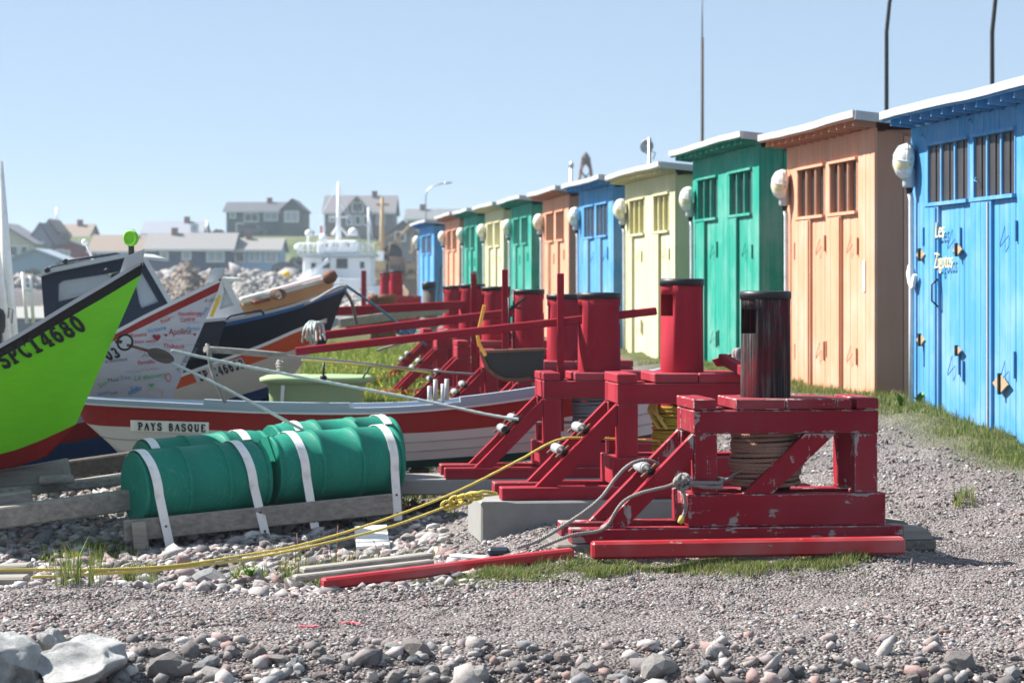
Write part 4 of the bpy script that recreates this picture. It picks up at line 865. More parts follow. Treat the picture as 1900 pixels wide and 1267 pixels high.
# ------------------------------------------------------------------ boats
class Hull:
    """near side traced as (px, py, half breadth) curves, top to bottom; far side mirrored in the centre plane"""
    def __init__(s, stem_px, stem_d, a, curves, n=28):
        s.a = Vector((a[0], a[1], 0)).normalized(); s.c = Vector((s.a.y, -s.a.x, 0))
        if s.c.y > 0: s.c = -s.c                      # lateral, toward the camera
        x = (stem_px - CX) / F * stem_d; s.S = Vector((x, stem_d, 0)); s.n = n
        s.near = [catmull([s.pt(*q) for q in cv], n) for cv in curves]
        s.far = [[s.mir(p) for p in cv] for cv in s.near]
    def pt(s, px, py, h):
        kx = (px - CX) / F; den = s.a.x - kx * s.a.y
        t = (kx * (s.S.y + s.c.y * h) - s.S.x - s.c.x * h) / den
        Y = s.S.y + s.a.y * t + s.c.y * h
        return Vector((kx * Y, Y, EYE - (py - HY) / F * Y))
    def mir(s, p):
        k = (p - s.S).dot(s.c); return p - s.c * 2 * k
    def shift(s, p, k): return p - s.c * k if (p - s.S).dot(s.c) > 0 else p + s.c * k
    def band(s, i, j, name, mat, root, sub=3, bulge=0.0):
        b = MB()
        for cv in (s.near, s.far):
            rows = []
            for r in range(sub + 1):
                t = r / sub; rows.append([cv[i][k].lerp(cv[j][k], t) for k in range(s.n)])
            b.loft(rows)
        return b.build(name, [mat], root)
    def finish(s, root, cap_mat, in_mat, end_mat, capw=.05, caph=.025, depth=.22, last=None):
        # gunwale cap, inner skin, floor, stern board
        b = MB(); top = s.near[0]
        for cv in (s.near[0], s.far[0]):
            inn = [s.shift(p, min(capw, abs((p - s.S).dot(s.c)) * .9)) for p in cv]; out = [s.shift(p, -.012) for p in cv]
            u = Z * caph
            b.loft([[p - u for p in out], [p + u * .3 for p in out], [p + u * .3 for p in inn], [p - u * 1.5 for p in inn]], False)
        b.build('gunwale', [cap_mat], root)
        sv = s.near[-1][0] - s.near[0][0]; rk = 1.4 * abs(sv.dot(s.a)) / max(.05, abs(sv.z)); b = MB(); rows = []
        for cv, sg in ((s.near[0], 1), (s.far[0], -1)):
            inn = [s.shift(p, min(capw, abs((p - s.S).dot(s.c)) * .85)) - Z * .03 for p in cv]; lo = [s.shift(p, abs((p - s.S).dot(s.c)) * .35) + (s.a * rk - Z) * depth * min(1, abs((p - s.S).dot(s.c)) / .5) for p in inn]
            b.loft([inn, lo]); rows.append(lo)
        b.loft(rows); b.build('interior', [in_mat], root)
        b = MB(); ring = [cv[-1] for cv in s.near] + [cv[-1] for cv in s.far][::-1]; b.add(ring, [tuple(range(len(ring)))]); b.build('transom', [end_mat], root)
    def stem(s, root, mat, wd=.05, off=.012):
        b = MB(); P = [cv[0] - s.a * off for cv in s.near]
        for p, q in zip(P[:-1], P[1:]): b.bar(p, q, wd, .05, s.c)
        return b.build('stem', [mat], root)
    def bvh(s):
        V = []; Fc = []
        for i in range(len(s.near) - 1):
            o = len(V); V += s.near[i] + s.near[i + 1]
            for k in range(s.n - 1): Fc.append((o + k, o + k + 1, o + s.n + k + 1, o + s.n + k))
        return BVHTree.FromPolygons(V, Fc), V
    def place(s, v, fs, A, B, height, name, mat, root, width=None, lift=.012):
        """lay flat lettering on the side: baseline from hull point A toward hull point B"""
        t, _ = s.bvh(); nn = s.c; eye = Vector((0, 0, EYE))
        def onhull(q):
            r = t.ray_cast(eye, (W(q[0], q[1], 20) - eye).normalized()); return r[0] if r[0] is not None else s.pt(*q)
        A, B = onhull(A), onhull(B)
        u = (B - A); u -= nn * u.dot(nn); L = u.length; u.normalize(); w = nn.cross(u); w = w if w.z > 0 else -w
        x0 = min(p[0] for p in v); x1 = max(p[0] for p in v); kx = (width or L) / (x1 - x0)
        out = []
        for p in v:
            q = A + u * ((p[0] - x0) * kx) + w * (p[1] * height)
            hit = t.ray_cast(q + nn * 2, -nn)
            out.append((hit[0] + (hit[1] if hit[1].dot(nn) > 0 else -hit[1]) * lift) if hit[0] is not None else q)
        b = MB(); b.add(out, fs); return b.build(name, [mat], root)
def arc(cx, cy, rx, ry, a0, a1, n=9): return [(cx + rx * math.cos(math.radians(a0 + (a1 - a0) * i / n)), cy + ry * math.sin(math.radians(a0 + (a1 - a0) * i / n))) for i in range(n + 1)]
def serif(x, y, w=.2): return [(x - w, y), (x - w / 3, y), (x + w / 3, y), (x + w, y)]
GLY = {  # slab lettering: list of (stroke width, polyline) in a box .72 wide, 1 high
 'S': [(.19, arc(.36, .73, .24, .20, 30, 270) + arc(.36, .29, .25, .22, 90, -150)), (.10, [(.60, .98), (.60, .70)]), (.10, [(.10, .30), (.10, .02)])],
 'P': [(.2, [(.2, .06), (.2, .5), (.2, .94)]), (.17, [(.2, .92), (.40, .92)] + arc(.42, .70, .20, .22, 90, -90) + [(.2, .48)]), (.12, serif(.2, .06, .2)), (.12, serif(.14, .94, .14))],
 'C': [(.19, arc(.40, .5, .27, .42, 45, 315, 14)), (.1, [(.63, .98), (.63, .66)])],
 '1': [(.22, [(.36, .06), (.36, .5), (.36, .97)]), (.13, serif(.36, .06, .26)), (.13, [(.12, .80), (.24, .84), (.36, .92)])],
 '4': [(.2, [(.50, .06), (.50, .5), (.50, .97)]), (.12, [(.46, .94), (.26, .62), (.06, .32)]), (.13, [(.04, .31), (.36, .31), (.70, .31)]), (.12, serif(.50, .06, .2))],
 '6': [(.19, arc(.37, .32, .23, .25, 0, 360, 14)), (.17, arc(.52, .40, .40, .50, 180, 95, 8)), (.14, [(.50, .90), (.60, .80)])],
 '8': [(.17, arc(.36, .74, .20, .19, 0, 360, 12)), (.19, arc(.36, .28, .25, .23, 0, 360, 14))],
 '0': [(.20, arc(.36, .5, .24, .42, 0, 360, 16))],
 '3': [(.17, arc(.33, .73, .22, .20, 150, -80)), (.19, arc(.33, .29, .25, .23, 85, -150))],
 '2': [(.18, arc(.36, .70, .22, .22, 165, -40) + [(.30, .30), (.12, .10)]), (.16, [(.08, .08), (.36, .08), (.64, .08)])],
 '5': [(.16, [(.20, .93), (.40, .93), (.60, .93)]), (.12, [(.20, .93), (.18, .55)]), (.18, arc(.34, .32, .25, .26, 110, -145))],
 'A': [(.13, [(.10, .06), (.24, .5), (.36, .97)]), (.2, [(.36, .95), (.50, .5), (.62, .06)]), (.1, [(.2, .34), (.36, .34), (.52, .34)]), (.1, serif(.10, .05, .13)), (.1, serif(.60, .05, .15))],
 'Y': [(.2, [(.12, .95), (.26, .7), (.37, .48)]), (.13, [(.62, .95), (.5, .7), (.37, .48)]), (.19, [(.37, .5), (.37, .3), (.37, .06)]), (.1, serif(.14, .95, .14)), (.1, serif(.60, .95, .14)), (.1, serif(.37, .05, .17))],
 'B': [(.2, [(.2, .06), (.2, .5), (.2, .94)]), (.15, [(.14, .93), (.38, .93)] + arc(.38, .72, .19, .20, 90, -90) + [(.2, .52)]), (.16, [(.2, .51), (.38, .51)] + arc(.39, .28, .22, .22, 90, -90) + [(.1, .06)])],
 'Q': [(.19, arc(.37, .52, .26, .41, 0, 360, 16)), (.14, [(.36, .24), (.50, .08), (.64, -.06)])],
 'U': [(.2, [(.16, .96), (.16, .6), (.16, .36)] + arc(.37, .34, .21, .28, 180, 360)), (.13, [(.58, .34), (.58, .6), (.58, .96)]), (.1, serif(.16, .95, .16)), (.1, serif(.58, .95, .14))],
 'E': [(.2, [(.2, .06), (.2, .5), (.2, .94)]), (.13, [(.1, .94), (.36, .94), (.62, .94)]), (.12, [(.2, .51), (.36, .51), (.5, .51)]), (.13, [(.1, .06), (.36, .06), (.64, .06)]), (.09, [(.62, .96), (.62, .72)]), (.09, [(.64, .30), (.64, .04)])]}
def glyphs(txt, adv=.84, slant=0.0):
    V, Fc = [], []; x = 0
    for ch in txt:
        for wd, pl in GLY.get(ch, []):
            o = len(V); m = len(pl)
            for i, (a, b_) in enumerate(pl):
                p, q = pl[max(i - 1, 0)], pl[min(i + 1, m - 1)]; dx, dy = q[0] - p[0], q[1] - p[1]; L = math.hypot(dx, dy) or 1
                for sg in (-1, 1): yy = b_ + sg * dx / L * wd * .62; V.append(Vector((x + a - sg * dy / L * wd * .62 + slant * yy, yy, .001 * len(Fc) / 50)))
            for i in range(m - 1): Fc.append((o + 2 * i, o + 2 * i + 2, o + 2 * i + 3, o + 2 * i + 1))
        x += adv * (.75 if ch == ' ' else 1)
    return V, Fc
def boat(lab, p, group='dories hauled out on the slipway', name='dory'): return empty(name, p, lab, 'boat', group)
def gloss(name, c, rough=.32, scratch=.3):
    k = NT(name); n = k.noise(k.mapping((.6, 1, 3)), 7, 6, .65); n2 = k.noise(k.mapping((1, 1, 1)), 45, 5, .7)
    cc = k.mix(n, mulc(c, .88), mulc(c, 1.1)); cc = k.mix(k.ramp(n2, [(.60, (0, 0, 0)), (.70, (scratch,) * 3)]), cc, tuple(.6 * x + .12 for x in c[:3]) + (1,))
    k.bump(k.noise(k.mapping((.3, 1, 6)), 12, 3), .08, .01); return k.out(cc, k.math('ADD', k.math('MULTIPLY', n, .2), rough), spec=.22)
M['cabin_glass'] = plain('lit_cabin_glass', (.30, .33, .36, 1), .12, .25, 3, bump=0)  # pale base colour stands in for light and reflections on the panes
M.update(lime=gloss('lime_green_hull', (.17, .62, .018, 1)), hred=gloss('red_hull_paint', (.27, .014, .013, 1)), hblack=gloss('black_hull_paint', (.014, .013, .013, 1), .55, .15), hwhite=gloss('white_hull_paint', (.56, .555, .54, 1), .4),
         hwhite2=gloss('grey_white_hull', (.50, .50, .52, 1), .4), hnavy=gloss('navy_hull_paint', (.02, .028, .05, 1), .4, .15), hblue=gloss('blue_bottom_paint', (.012, .045, .13, 1)), horange=gloss('orange_red_sheer', (.48, .075, .028, 1)),
         hdgreen=gloss('dark_green_bottom', (.012, .045, .035, 1)), hgrey=gloss('grey_blue_inside', (.30, .36, .43, 1), .55), lgrey=gloss('light_grey_paint', (.42, .44, .45, 1), .5), bstripe=gloss('blue_stripe', (.045, .16, .42, 1)),
         peach=gloss('peach_paint', (.60, .32, .20, 1), .5), brown=gloss('brown_deck', (.22, .06, .045, 1), .5))
# --- lime green boat
H = Hull(265, 17.6, (-1, .10), [
    [(265, 483, 0), (200, 522, .22), (130, 563, .42), (0, 640, .68), (-180, 730, .9), (-420, 800, 1.0)],
    [(262, 510, 0), (198, 549, .21), (127, 590, .40), (0, 664, .66), (-180, 755, .88), (-420, 825, .98)],
    [(141, 787, 0), (100, 806, .06), (60, 823, .14), (0, 842, .26), (-160, 872, .5), (-420, 900, .7)],
    [(124, 806, 0), (86, 845, .03), (50, 858, .08), (0, 872, .16), (-160, 905, .36), (-420, 930, .5)]])
root = boat('lime green dory with a black top strake and big black number', W(120, 850, 17.6))
H.band(0, 1, 'top_strake', M['hblack'], root); H.band(1, 2, 'side', M['lime'], root, 5); H.band(2, 3, 'bottom', M['hred'], root)
H.finish(root, M['lgrey'], M['hgrey'], M['lime']); 
v, f = glyphs('SPC14680', .86, .12); H.place(v, f, (8, 684, .5), (163, 609, .25), .118, 'number', M['black_print'], root)
for a, c in (((226, 505), (262, 466)), ((234, 509), (266, 466))): pass
b = MB(); b.prism([W(x, y, 17.50) for x, y in ((222, 507), (232, 476), (266, 463), (262, 487))], (0, .07, 0)); st = b.build('stem_head', [M['lgrey']], root)
b = MB(); b.tube([W(244, 474, 17.6), W(243, 443, 17.6)], .022, 8); b.build('wheel_arm', [M['black']], root); b = MB(); b.lathe(W(243, 442, 17.53), (.45, 1, .05), [(.012, -.012), (.044, -.012), (.046, -.018), (.058, -.016), (.060, 0), (.058, .016), (.046, .018), (.012, .014)], 26); b.build('green_wheel', [gloss('wheel_green', (.20, .60, .03, 1))], root)
b = MB(); ring = [W(232, 635, 17.5) + Vector((.055 * math.cos(t), .02 * math.sin(t), .055 * math.sin(t))) for t in np.linspace(0, 6.283, 25)]; b.tube(ring, .009, 8, False); b.tube([W(216, 634, 17.6), W(224, 634, 17.52)], .014, 8); b.build('mooring_ring', [M['black']], root)
# --- white boat covered with handwriting
H = Hull(411, 20.6, (-1, .06), [
    [(411, 517, 0), (340, 551, .30), (270, 585, .52), (215, 614, .66), (100, 670, .86), (-80, 745, 1.0)],
    [(404, 541, 0), (335, 573, .28), (268, 605, .50), (214, 631, .64), (100, 686, .84), (-80, 758, .98)],
    [(296, 792, 0), (230, 778, .16), (190, 776, .26), (150, 784, .34), (60, 800, .5), (-80, 818, .7)],
    [(290, 812, 0), (230, 808, .13), (190, 808, .22), (150, 817, .30), (60, 830, .46), (-80, 845, .66)],
    [(280, 846, 0), (230, 850, .10), (190, 852, .17), (150, 855, .25), (60, 862, .4), (-80, 868, .6)]])
root = boat('white dory covered in coloured handwriting, behind the lime green one', W(260, 840, 20.6)); Hw = H; rw = root
H.band(0, 1, 'top_strake', M['hred'], root); H.band(1, 2, 'side', M['hwhite2'], root, 5); H.band(2, 3, 'bottom_band', M['hred'], root); H.band(3, 4, 'bottom', M['hblue'], root)
H.finish(root, M['hwhite'], M['hgrey'], M['hwhite'])
b = MB(); b.prism([W(x, y, 20.6) for x, y in ((383, 525), (389, 503), (398, 497), (415, 496), (414, 508), (408, 519))], (0, .09, 0)); b.build('stem_head', [M['lgrey']], root)
b = MB(); b.bar(W(392, 588, 20.58), W(408, 548, 20.58), .03, .02, Vector((0, 1, 0))); b.build('stem_stripe', [M['yellow']], root)
def write(txt, px, py, wpx, ang, mat, hgt=None, shear=.3):
    v, f = text_mesh(txt, 1, .0, 0, shear); wd = wpx / F * 20.4; h = hgt / F * 20.4 if hgt else wd / (max(p.x for p in v) - min(p.x for p in v)) * 1.2
    x1 = px + wpx * math.cos(math.radians(ang)); y1 = py - wpx * math.sin(math.radians(ang)); hb = lambda x: max(.02, (411 - x) / 411 * .8)
    Hw.place(v, f, (px, py, .2), (x1, y1, .2), h, 'writing', M[mat], rw, lift=.004)
for t in [('Apolline', 313, 621, 42, 2, 'dred_print', 17), ('Cambray', 336, 598, 28, 8, 'red_print', 13), ('Nouvellanges', 331, 586, 44, 2, 'red_print', 12), ('Thibault', 303, 645, 40, -2, 'red_print', 12), ('famille', 256, 676, 32, 4, 'red_print', 11),
          ('Lili discovery', 250, 706, 60, 8, 'green_print', 13), ('Salut', 243, 727, 22, 12, 'blue_print', 14), ('INUIT', 240, 734, 24, 25, 'blue_print', 12), ('Tom', 224, 704, 18, 4, 'blue_print', 10), ('Mael', 200, 709, 22, 6, 'grey_print', 11),
          ('Zoe', 184, 720, 18, 30, 'green_print', 11), ('Emma', 184, 735, 20, 20, 'blue_print', 10), ('Leo', 205, 732, 14, 10, 'grey_print', 9), ('Roxane', 243, 626, 30, 6, 'red_print', 11), ('Victoria', 276, 618, 34, 12, 'blue_print', 12), ('Anais', 345, 612, 26, 0, 'blue_print', 10),
          ('bon vent', 250, 637, 40, 3, 'red_print', 10), ('Julie', 262, 660, 26, -6, 'grey_print', 9), ('a bientot', 196, 673, 42, 6, 'grey_print', 10), ('Marine', 333, 690, 34, 62, 'grey_print', 9), ('Voyage', 346, 674, 30, 64, 'grey_print', 9), ('Lou', 380, 560, 18, 8, 'grey_print', 8),
          ('Yann', 374, 590, 22, 55, 'blue_print', 9), ('Rose', 300, 600, 18, 20, 'red_print', 10)]: write(*t[:6], hgt=t[6])
v, f = glyphs('03'); H.place(v, f, (200, 668, .4), (224, 660, .4), .085, 'number', M['black_print'], root)
hv = [(16 * math.sin(t) ** 3 / 32, (13 * math.cos(t) - 5 * math.cos(2 * t) - 2 * math.cos(3 * t) - math.cos(4 * t)) / 32) for t in np.linspace(0, 6.283, 25)[:-1]]
for px, py, s, mt in ((290, 625, 15, 'dred_print'), (307, 621, 6, 'dred_print'), (360, 620, 6, 'dred_print'), (280, 713, 9, 'green_print')): H.place([Vector((x, y, 0)) for x, y in hv], [tuple(range(24))], (px - s / 2, py, .2), (px + s / 2, py, .2), s / F * 20.4, 'heart', M[mt], root)
def ring_text(px, py, rx, ry, mat, w=.14):
    vv, ff = [], []
    for i in range(24):
        a = i * math.pi / 12; vv += [Vector((math.cos(a) * .5, math.sin(a) * .5, 0)), Vector((math.cos(a) * (.5 - w), math.sin(a) * (.5 - w), 0))]
        ff.append((2 * i, (2 * i + 2) % 48, (2 * i + 3) % 48, 2 * i + 1))
    H.place(vv, ff, (px - rx, py, .2), (px + rx, py, .2), 2 * ry / F * 20.4, 'drawing', M[mat], root, lift=.004)
ring_text(287, 730, 15, 11, 'yellow', .04); ring_text(312, 700, 5, 8, 'red_print', .1)
def scrib(px, py, wpx, hpx, mat, waves=5):
    vv, ff = [], []; N = waves * 8
    for i in range(N + 1):
        x = i / N; y = .5 * math.sin(x * waves * 6.28 + math.sin(x * 9)) * random.uniform(.6, 1); vv += [Vector((x, y, 0)), Vector((x + .012, y + .16, 0))]
        if i: ff.append((2 * i - 2, 2 * i, 2 * i + 1, 2 * i - 1))
    H.place(vv, ff, (px, py, .2), (px + wpx, py - wpx * .08, .2), hpx / F * 20.4, 'writing', M[mat], root, lift=.004)
for q in [(232, 690, 30, 4, 'grey_print'), (262, 686, 34, 4, 'red_print'), (255, 652, 30, 4, 'red_print', 4), (318, 655, 32, 4, 'red_print'), (270, 640, 26, 4, 'blue_print'), (345, 640, 20, 3, 'grey_print'), (228, 745, 34, 5, 'blue_print', 4), (206, 742, 20, 4, 'green_print', 3), (300, 590, 24, 4, 'red_print', 3), (302, 632, 40, 2.5, 'dred_print', 2), (345, 600, 26, 4, 'blue_print', 3)]: scrib(*q)
# --- the long red and white boat
H = Hull(118, 19.6, (1, .03), [
    [(118, 735, 0), (168, 741, .12), (300, 748, .26), (500, 757, .38), (700, 758, .41), (850, 748, .37), (1000, 728, .28), (1150, 702, .15), (1290, 672, .02)],
    [(152, 771, 0), (172, 788, .07), (300, 794, .22), (500, 802, .34), (700, 805, .37), (850, 798, .33), (1000, 781, .24), (1150, 757, .12), (1275, 730, .02)],
    [(232, 853, 0), (262, 862, .06), (380, 868, .16), (520, 866, .25), (700, 858, .28), (850, 848, .25), (1000, 836, .18), (1130, 818, .09), (1240, 800, .02)],
    [(244, 866, 0), (270, 873, .05), (380, 879, .14), (520, 878, .22), (700, 871, .25), (850, 862, .22), (1000, 850, .16), (1130, 832, .08), (1234, 812, .02)]], 44)
root = boat('long white and red dory with a name plate, lying behind the green barrels', W(600, 860, 19.6)); Hp = H
H.band(0, 1, 'sheer_strake', M['hred'], root, 4); H.band(1, 2, 'side', M['hwhite'], root, 4); H.band(2, 3, 'bottom', M['hdgreen'], root)
H.finish(root, M['hgrey'], M['hgrey'], M['hwhite'], .06, .03, .2)
pv = [Vector((0, 0, 0)), Vector((1, 0, 0)), Vector((1, 1, 0)), Vector((0, 1, 0))]; pv = [Vector((x / 10, y, 0)) for y in (0, 1) for x in range(11)]; pf = [(i, i + 1, i + 12, i + 11) for i in range(10)]
H.place(pv, pf, (243, 798, .3), (388, 802.5, .4), .088, 'name_plate', M['white'], root, lift=.010)
v, f = glyphs('PAYS BASQUE', .95); H.place(v, f, (257, 796, .3), (382, 800, .4), .060, 'letters', M['black_print'], root, lift=.016)
# raised rail pieces on the gunwale, white edge line, thole pins, seam lines of the planking
b = MB()
for cv in (H.near[0],):
    out = [H.shift(p, -.018) for p in cv]; b.loft([[p - Z * .045 for p in out], [p - Z * .028 for p in out]])
b.build('white_line', [M['hwhite']], root)
for i, j in ((13, 20), (27, 33)):
    b = MB()
    for k_ in range(i, j): b.bar(H.shift(H.near[0][k_], .02) + Z * .025, H.shift(H.near[0][k_ + 1], .02) + Z * .025, .07, .05)
    b.build('rail_piece', [M['hgrey']], root)
for px, py0, py1 in ((797, 742, 716), (808, 738, 704), (822, 738, 712), (829, 735, 703)):
    q = W(px, py1, 19.4 if px in (797, 822) else 19.0); q2 = Vector((q.x, q.y, q.z - .17)); b = MB(); b.tube([q2, q], .018, 8); b.build('thole_pin', [M['lgrey']], root)
b = MB()
for fr in (.34, .68): 
    pts = [H.shift(H.near[1][k_].lerp(H.near[2][k_], fr), -.003) for k_ in range(2, H.n - 1)]; b.tube(pts, .004, 4)
b.build('plank_seam', [plain('seam_grey_paint', (.30, .30, .30, 1), .6)], root)  # plain grey lines along the plank seams
# --- orange striped white boat behind it
H = Hull(608, 23.5, (-1, .22), [
    [(606, 592, 0), (550, 612, .30), (480, 642, .56), (350, 690, .85), (200, 742, 1.0)], [(590, 634, 0), (535, 652, .27), (470, 674, .53), (345, 716, .82), (200, 766, .97)],
    [(546, 694, 0), (505, 714, .16), (450, 732, .36), (345, 765, .62), (200, 806, .8)], [(540, 712, 0), (500, 735, .12), (450, 752, .30), (345, 786, .55), (200, 826, .7)]])
root = boat('white dory with an orange red top strake, its bow under the lever bars', W(480, 740, 23.5))
H.band(0, 1, 'top_strake', M['horange'], root); H.band(1, 2, 'side', M['hwhite'], root, 4); H.band(2, 3, 'bottom', M['hblue'], root); H.finish(root, M['hwhite'], M['hgrey'], M['hwhite'])
H.place(pv, pf, (366, 709, .6), (458, 681, .45), .105, 'number_plate', M['hwhite2'], root, lift=.008); v, f = glyphs('SP C46652', .9, .1); H.place(v, f, (372, 706, .6), (455, 680, .45), .085, 'number', M['black_print'], root, lift=.014)
# --- navy boat
H = Hull(646, 27, (-1, .30), [
    [(644, 529, 0), (600, 546, .32), (520, 572, .75), (380, 602, 1.1), (250, 622, 1.2)], [(640, 540, 0), (598, 556, .31), (520, 582, .73), (380, 613, 1.08), (250, 632, 1.18)],
    [(604, 640, 0), (560, 652, .2), (500, 664, .45), (375, 690, .8), (250, 710, .95)]])
root = boat('navy blue boat with a blue line under its rail, bow behind the lever bars', W(500, 670, 27))
H.band(0, 1, 'top_strake', M['bstripe'], root); H.band(1, 2, 'side', M['hnavy'], root, 4); H.finish(root, M['lgrey'], M['hgrey'], M['hnavy'])
b = MB(); pts = [W(x, y, 26) for x, y in ((416, 604), (419, 592), (428, 586), (468, 578), (484, 576), (490, 583))]; b.tube(pts, .016, 6); b.build('rail', [M['hnavy']], root)
b = MB(); b.tube(catmull([W(x, y, 26.6) for x, y in ((560, 567), (585, 556), (610, 541), (630, 531), (643, 531))], 14), .016, 6); b.build('bow_rail', [M['lgrey']], root)
# --- wheelhouse boat behind the lime green one
root = boat('dark navy boat with a windowed wheelhouse, behind the lime green dory', W(180, 640, 25), name='cabin_boat')
prof = [(86, 640), (76, 512), (96, 502), (240, 472), (268, 482), (322, 572), (300, 610)]
dC = 24.6
def cab(poly, d, t=.05): return [W(x, y, d) for x, y in poly], Vector((0, t, 0))
w_a = [(107, 560), (109, 528), (118, 521), (200, 508), (206, 514), (206, 530), (170, 560), (120, 575)]; w_b = [(245, 498), (262, 505), (294, 560), (266, 572), (258, 562)]
# wheelhouse side built as a frame round its windows
b = MB(); pi = prof
def strip(pts, d, t): b.prism([W(x, y, d) for x, y in pts], (0, t, 0))
for dd in (dC, dC + 1.5):
    b = MB()
    strip([(86, 640), (76, 512), (108, 527), (107, 640)], dd, .06); strip([(76, 512), (96, 502), (240, 472), (268, 482), (262, 505), (245, 499), (200, 508), (116, 521), (108, 527)], dd, .06)
    strip([(206, 508), (245, 499), (258, 562), (262, 572), (300, 610), (206, 640)], dd, .06); strip([(262, 505), (268, 482), (322, 572), (300, 610), (262, 572), (294, 560)], dd, .06); strip([(107, 560), (206, 534), (206, 640), (107, 640)], dd, .06)
    b.build('wheelhouse_side', [M['hnavy']], root)
for poly in ([(108, 527), (116, 521), (150, 516), (150, 548), (107, 560)], [(150, 516), (200, 508), (206, 510), (206, 534), (150, 548)], [(245, 499), (262, 505), (294, 560), (262, 572), (258, 562)]):
    for dd in (dC + .025, dC + 1.52): 
        p_ = MB(); p_.prism([W(x, y, dd) for x, y in poly], (0, .012, 0)); p_.build('pane', [M['cabin_glass']], root)
b = MB(); b.prism([W(x, y, dC - .12) for x, y in ((70, 514), (76, 505), (96, 497), (238, 468), (262, 476), (262, 482), (240, 476), (98, 505))], (0, 1.75, 0)); b.build('roof', [M['lgrey']], root)
b = MB(); b.prism([W(x, y, dC - .06) for x, y in ((262, 478), (272, 480), (326, 572), (318, 574))], (0, .05, 0)); b.build('pillar', [M['lgrey']], root)
for dd in (dC + .1, dC + 1.3): b = MB(); b.tube([W(x, y, dd) for x, y in ((116, 496), (124, 484), (180, 476), (215, 471), (228, 474), (232, 484))], .017, 6); b.build('roof_rail', [M['hnavy']], root)
b = MB(); b.tube([W(86, 500, dC), W(96, 495, dC), W(200, 480, dC)], .014, 6); b.build('roof_rail', [M['hnavy']], root)
b = MB(); b.tube([W(173, 484, dC + .6), W(158, 447, dC + .6)], .016, 6); b.build('aerial', [M['white']], root); b = MB(); b.lathe(W(157, 450, dC + .6), Z, [(.01, -.03), (.03, -.02), (.035, .0), (.025, .03), (.005, .035)], 10); b.build('aerial_tip', [M['white']], root)
for px, py in ((88, 501), (199, 503), (122, 485)):
    b = MB(); b.lathe(W(px, py, dC - .14), (0, -1, 0), [(.025, -.04), (.03, .02), (.022, .03)], 12); b.build('deck_lamp', [M['black']], root)
Hc = Hull(420, 25.6, (-1, .04), [[(420, 590, 0), (340, 598, .5), (240, 612, .85), (100, 640, .95), (-60, 660, .95)], [(400, 660, 0), (330, 672, .3), (240, 685, .6), (100, 705, .75), (-60, 725, .75)]]); Hc.band(0, 1, 'hull', M['hnavy'], root); Hc.finish(root, M['lgrey'], M['hgrey'], M['hnavy'])
# --- white wheelhouse with a triangular window
root = boat('white boat with a small raked wheelhouse and triangular window, behind the handwriting dory', W(400, 590, 30), name='cabin_boat')
for dd in (29.6, 31):
    b = MB(); b.prism([W(x, y, dd) for x, y in ((360, 595), (368, 560), (412, 520), (416, 540), (408, 572), (408, 595))], (0, .06, 0)); b.prism([W(x, y, dd) for x, y in ((412, 520), (424, 522), (456, 590), (408, 595), (408, 574), (434, 566), (416, 532))], (0, .06, 0)); b.build('wheelhouse_side', [M['hwhite']], root)
b = MB(); b.prism([W(x, y, 29.6) for x, y in ((368, 560), (412, 520), (424, 522), (422, 516), (410, 514), (362, 556))], (0, 1.46, 0)); b.build('wheelhouse_roof', [M['hwhite']], root)
p_ = MB(); p_.prism([W(x, y, 29.63) for x, y in ((416, 532), (434, 566), (408, 574))], (0, .012, 0)); p_.build('pane', [M['lgrey']], root)
Hc = Hull(520, 30, (-1, .2), [[(520, 574, 0), (460, 586, .5), (380, 600, .8), (250, 616, .9)], [(500, 640, 0), (450, 650, .3), (380, 660, .6), (250, 670, .7)]]); Hc.band(0, 1, 'hull', M['hwhite'], root); Hc.finish(root, M['hwhite'], M['hgrey'], M['hwhite'])
# --- peach and brown boat with gear
H = Hull(622, 33, (-1, .35), [[(622, 514, 0), (590, 522, .25), (540, 536, .55), (450, 558, .8), (380, 568, .85)], [(612, 540, 0), (585, 552, .2), (535, 565, .45), (450, 586, .7), (380, 596, .75)], [(598, 572, 0), (575, 585, .15), (530, 600, .3), (450, 620, .5), (380, 630, .55)]])
root = boat('peach and brown dory with a pale rail, behind the navy boat', W(540, 580, 33)); H.band(0, 1, 'top_strake', M['peach'], root); H.band(1, 2, 'side', M['brown'], root); H.finish(root, M['hwhite'], M['brown'], M['peach'], .06, .04)
PG = 'pale spars lying on the peach dory'
for i, (p0, p1, mt, lb) in enumerate((((446, 556), (596, 514), 'white', 'upper pale spar lying across the peach dory'), ((450, 566), (600, 526), 'tan_wood', 'middle tan spar lying across the peach dory'), ((470, 562), (560, 540), 'brown', 'short brown spar lying across the peach dory'))): bar_px('spar', p0, p1, .07, .045, M[mt], lb, 'spar', 32.4, 33.2, PG)
b = MB(); q = W(512, 546, 32.3)
for i in range(4): b.tube([q + Vector((.08 * math.cos(t) + .02 * i, -.02 * i, .07 * math.sin(t))) for t in np.linspace(0, 6.28, 19)], .012, 5, False)
tag(b.build('rope_hank', [M['rope_brown']], loc=q), 'brown rope hank hanging on the spars of the peach dory', 'rope')
b = MB(); b.lathe(W(600, 520, 32.8), (1, 0, .5), [(.03, 0), (.08, .03), (.09, .14), (.05, .2)], 12); tag(b.build('float', [M['rust']]), 'rusty brown float on the bow of the peach dory', 'float')
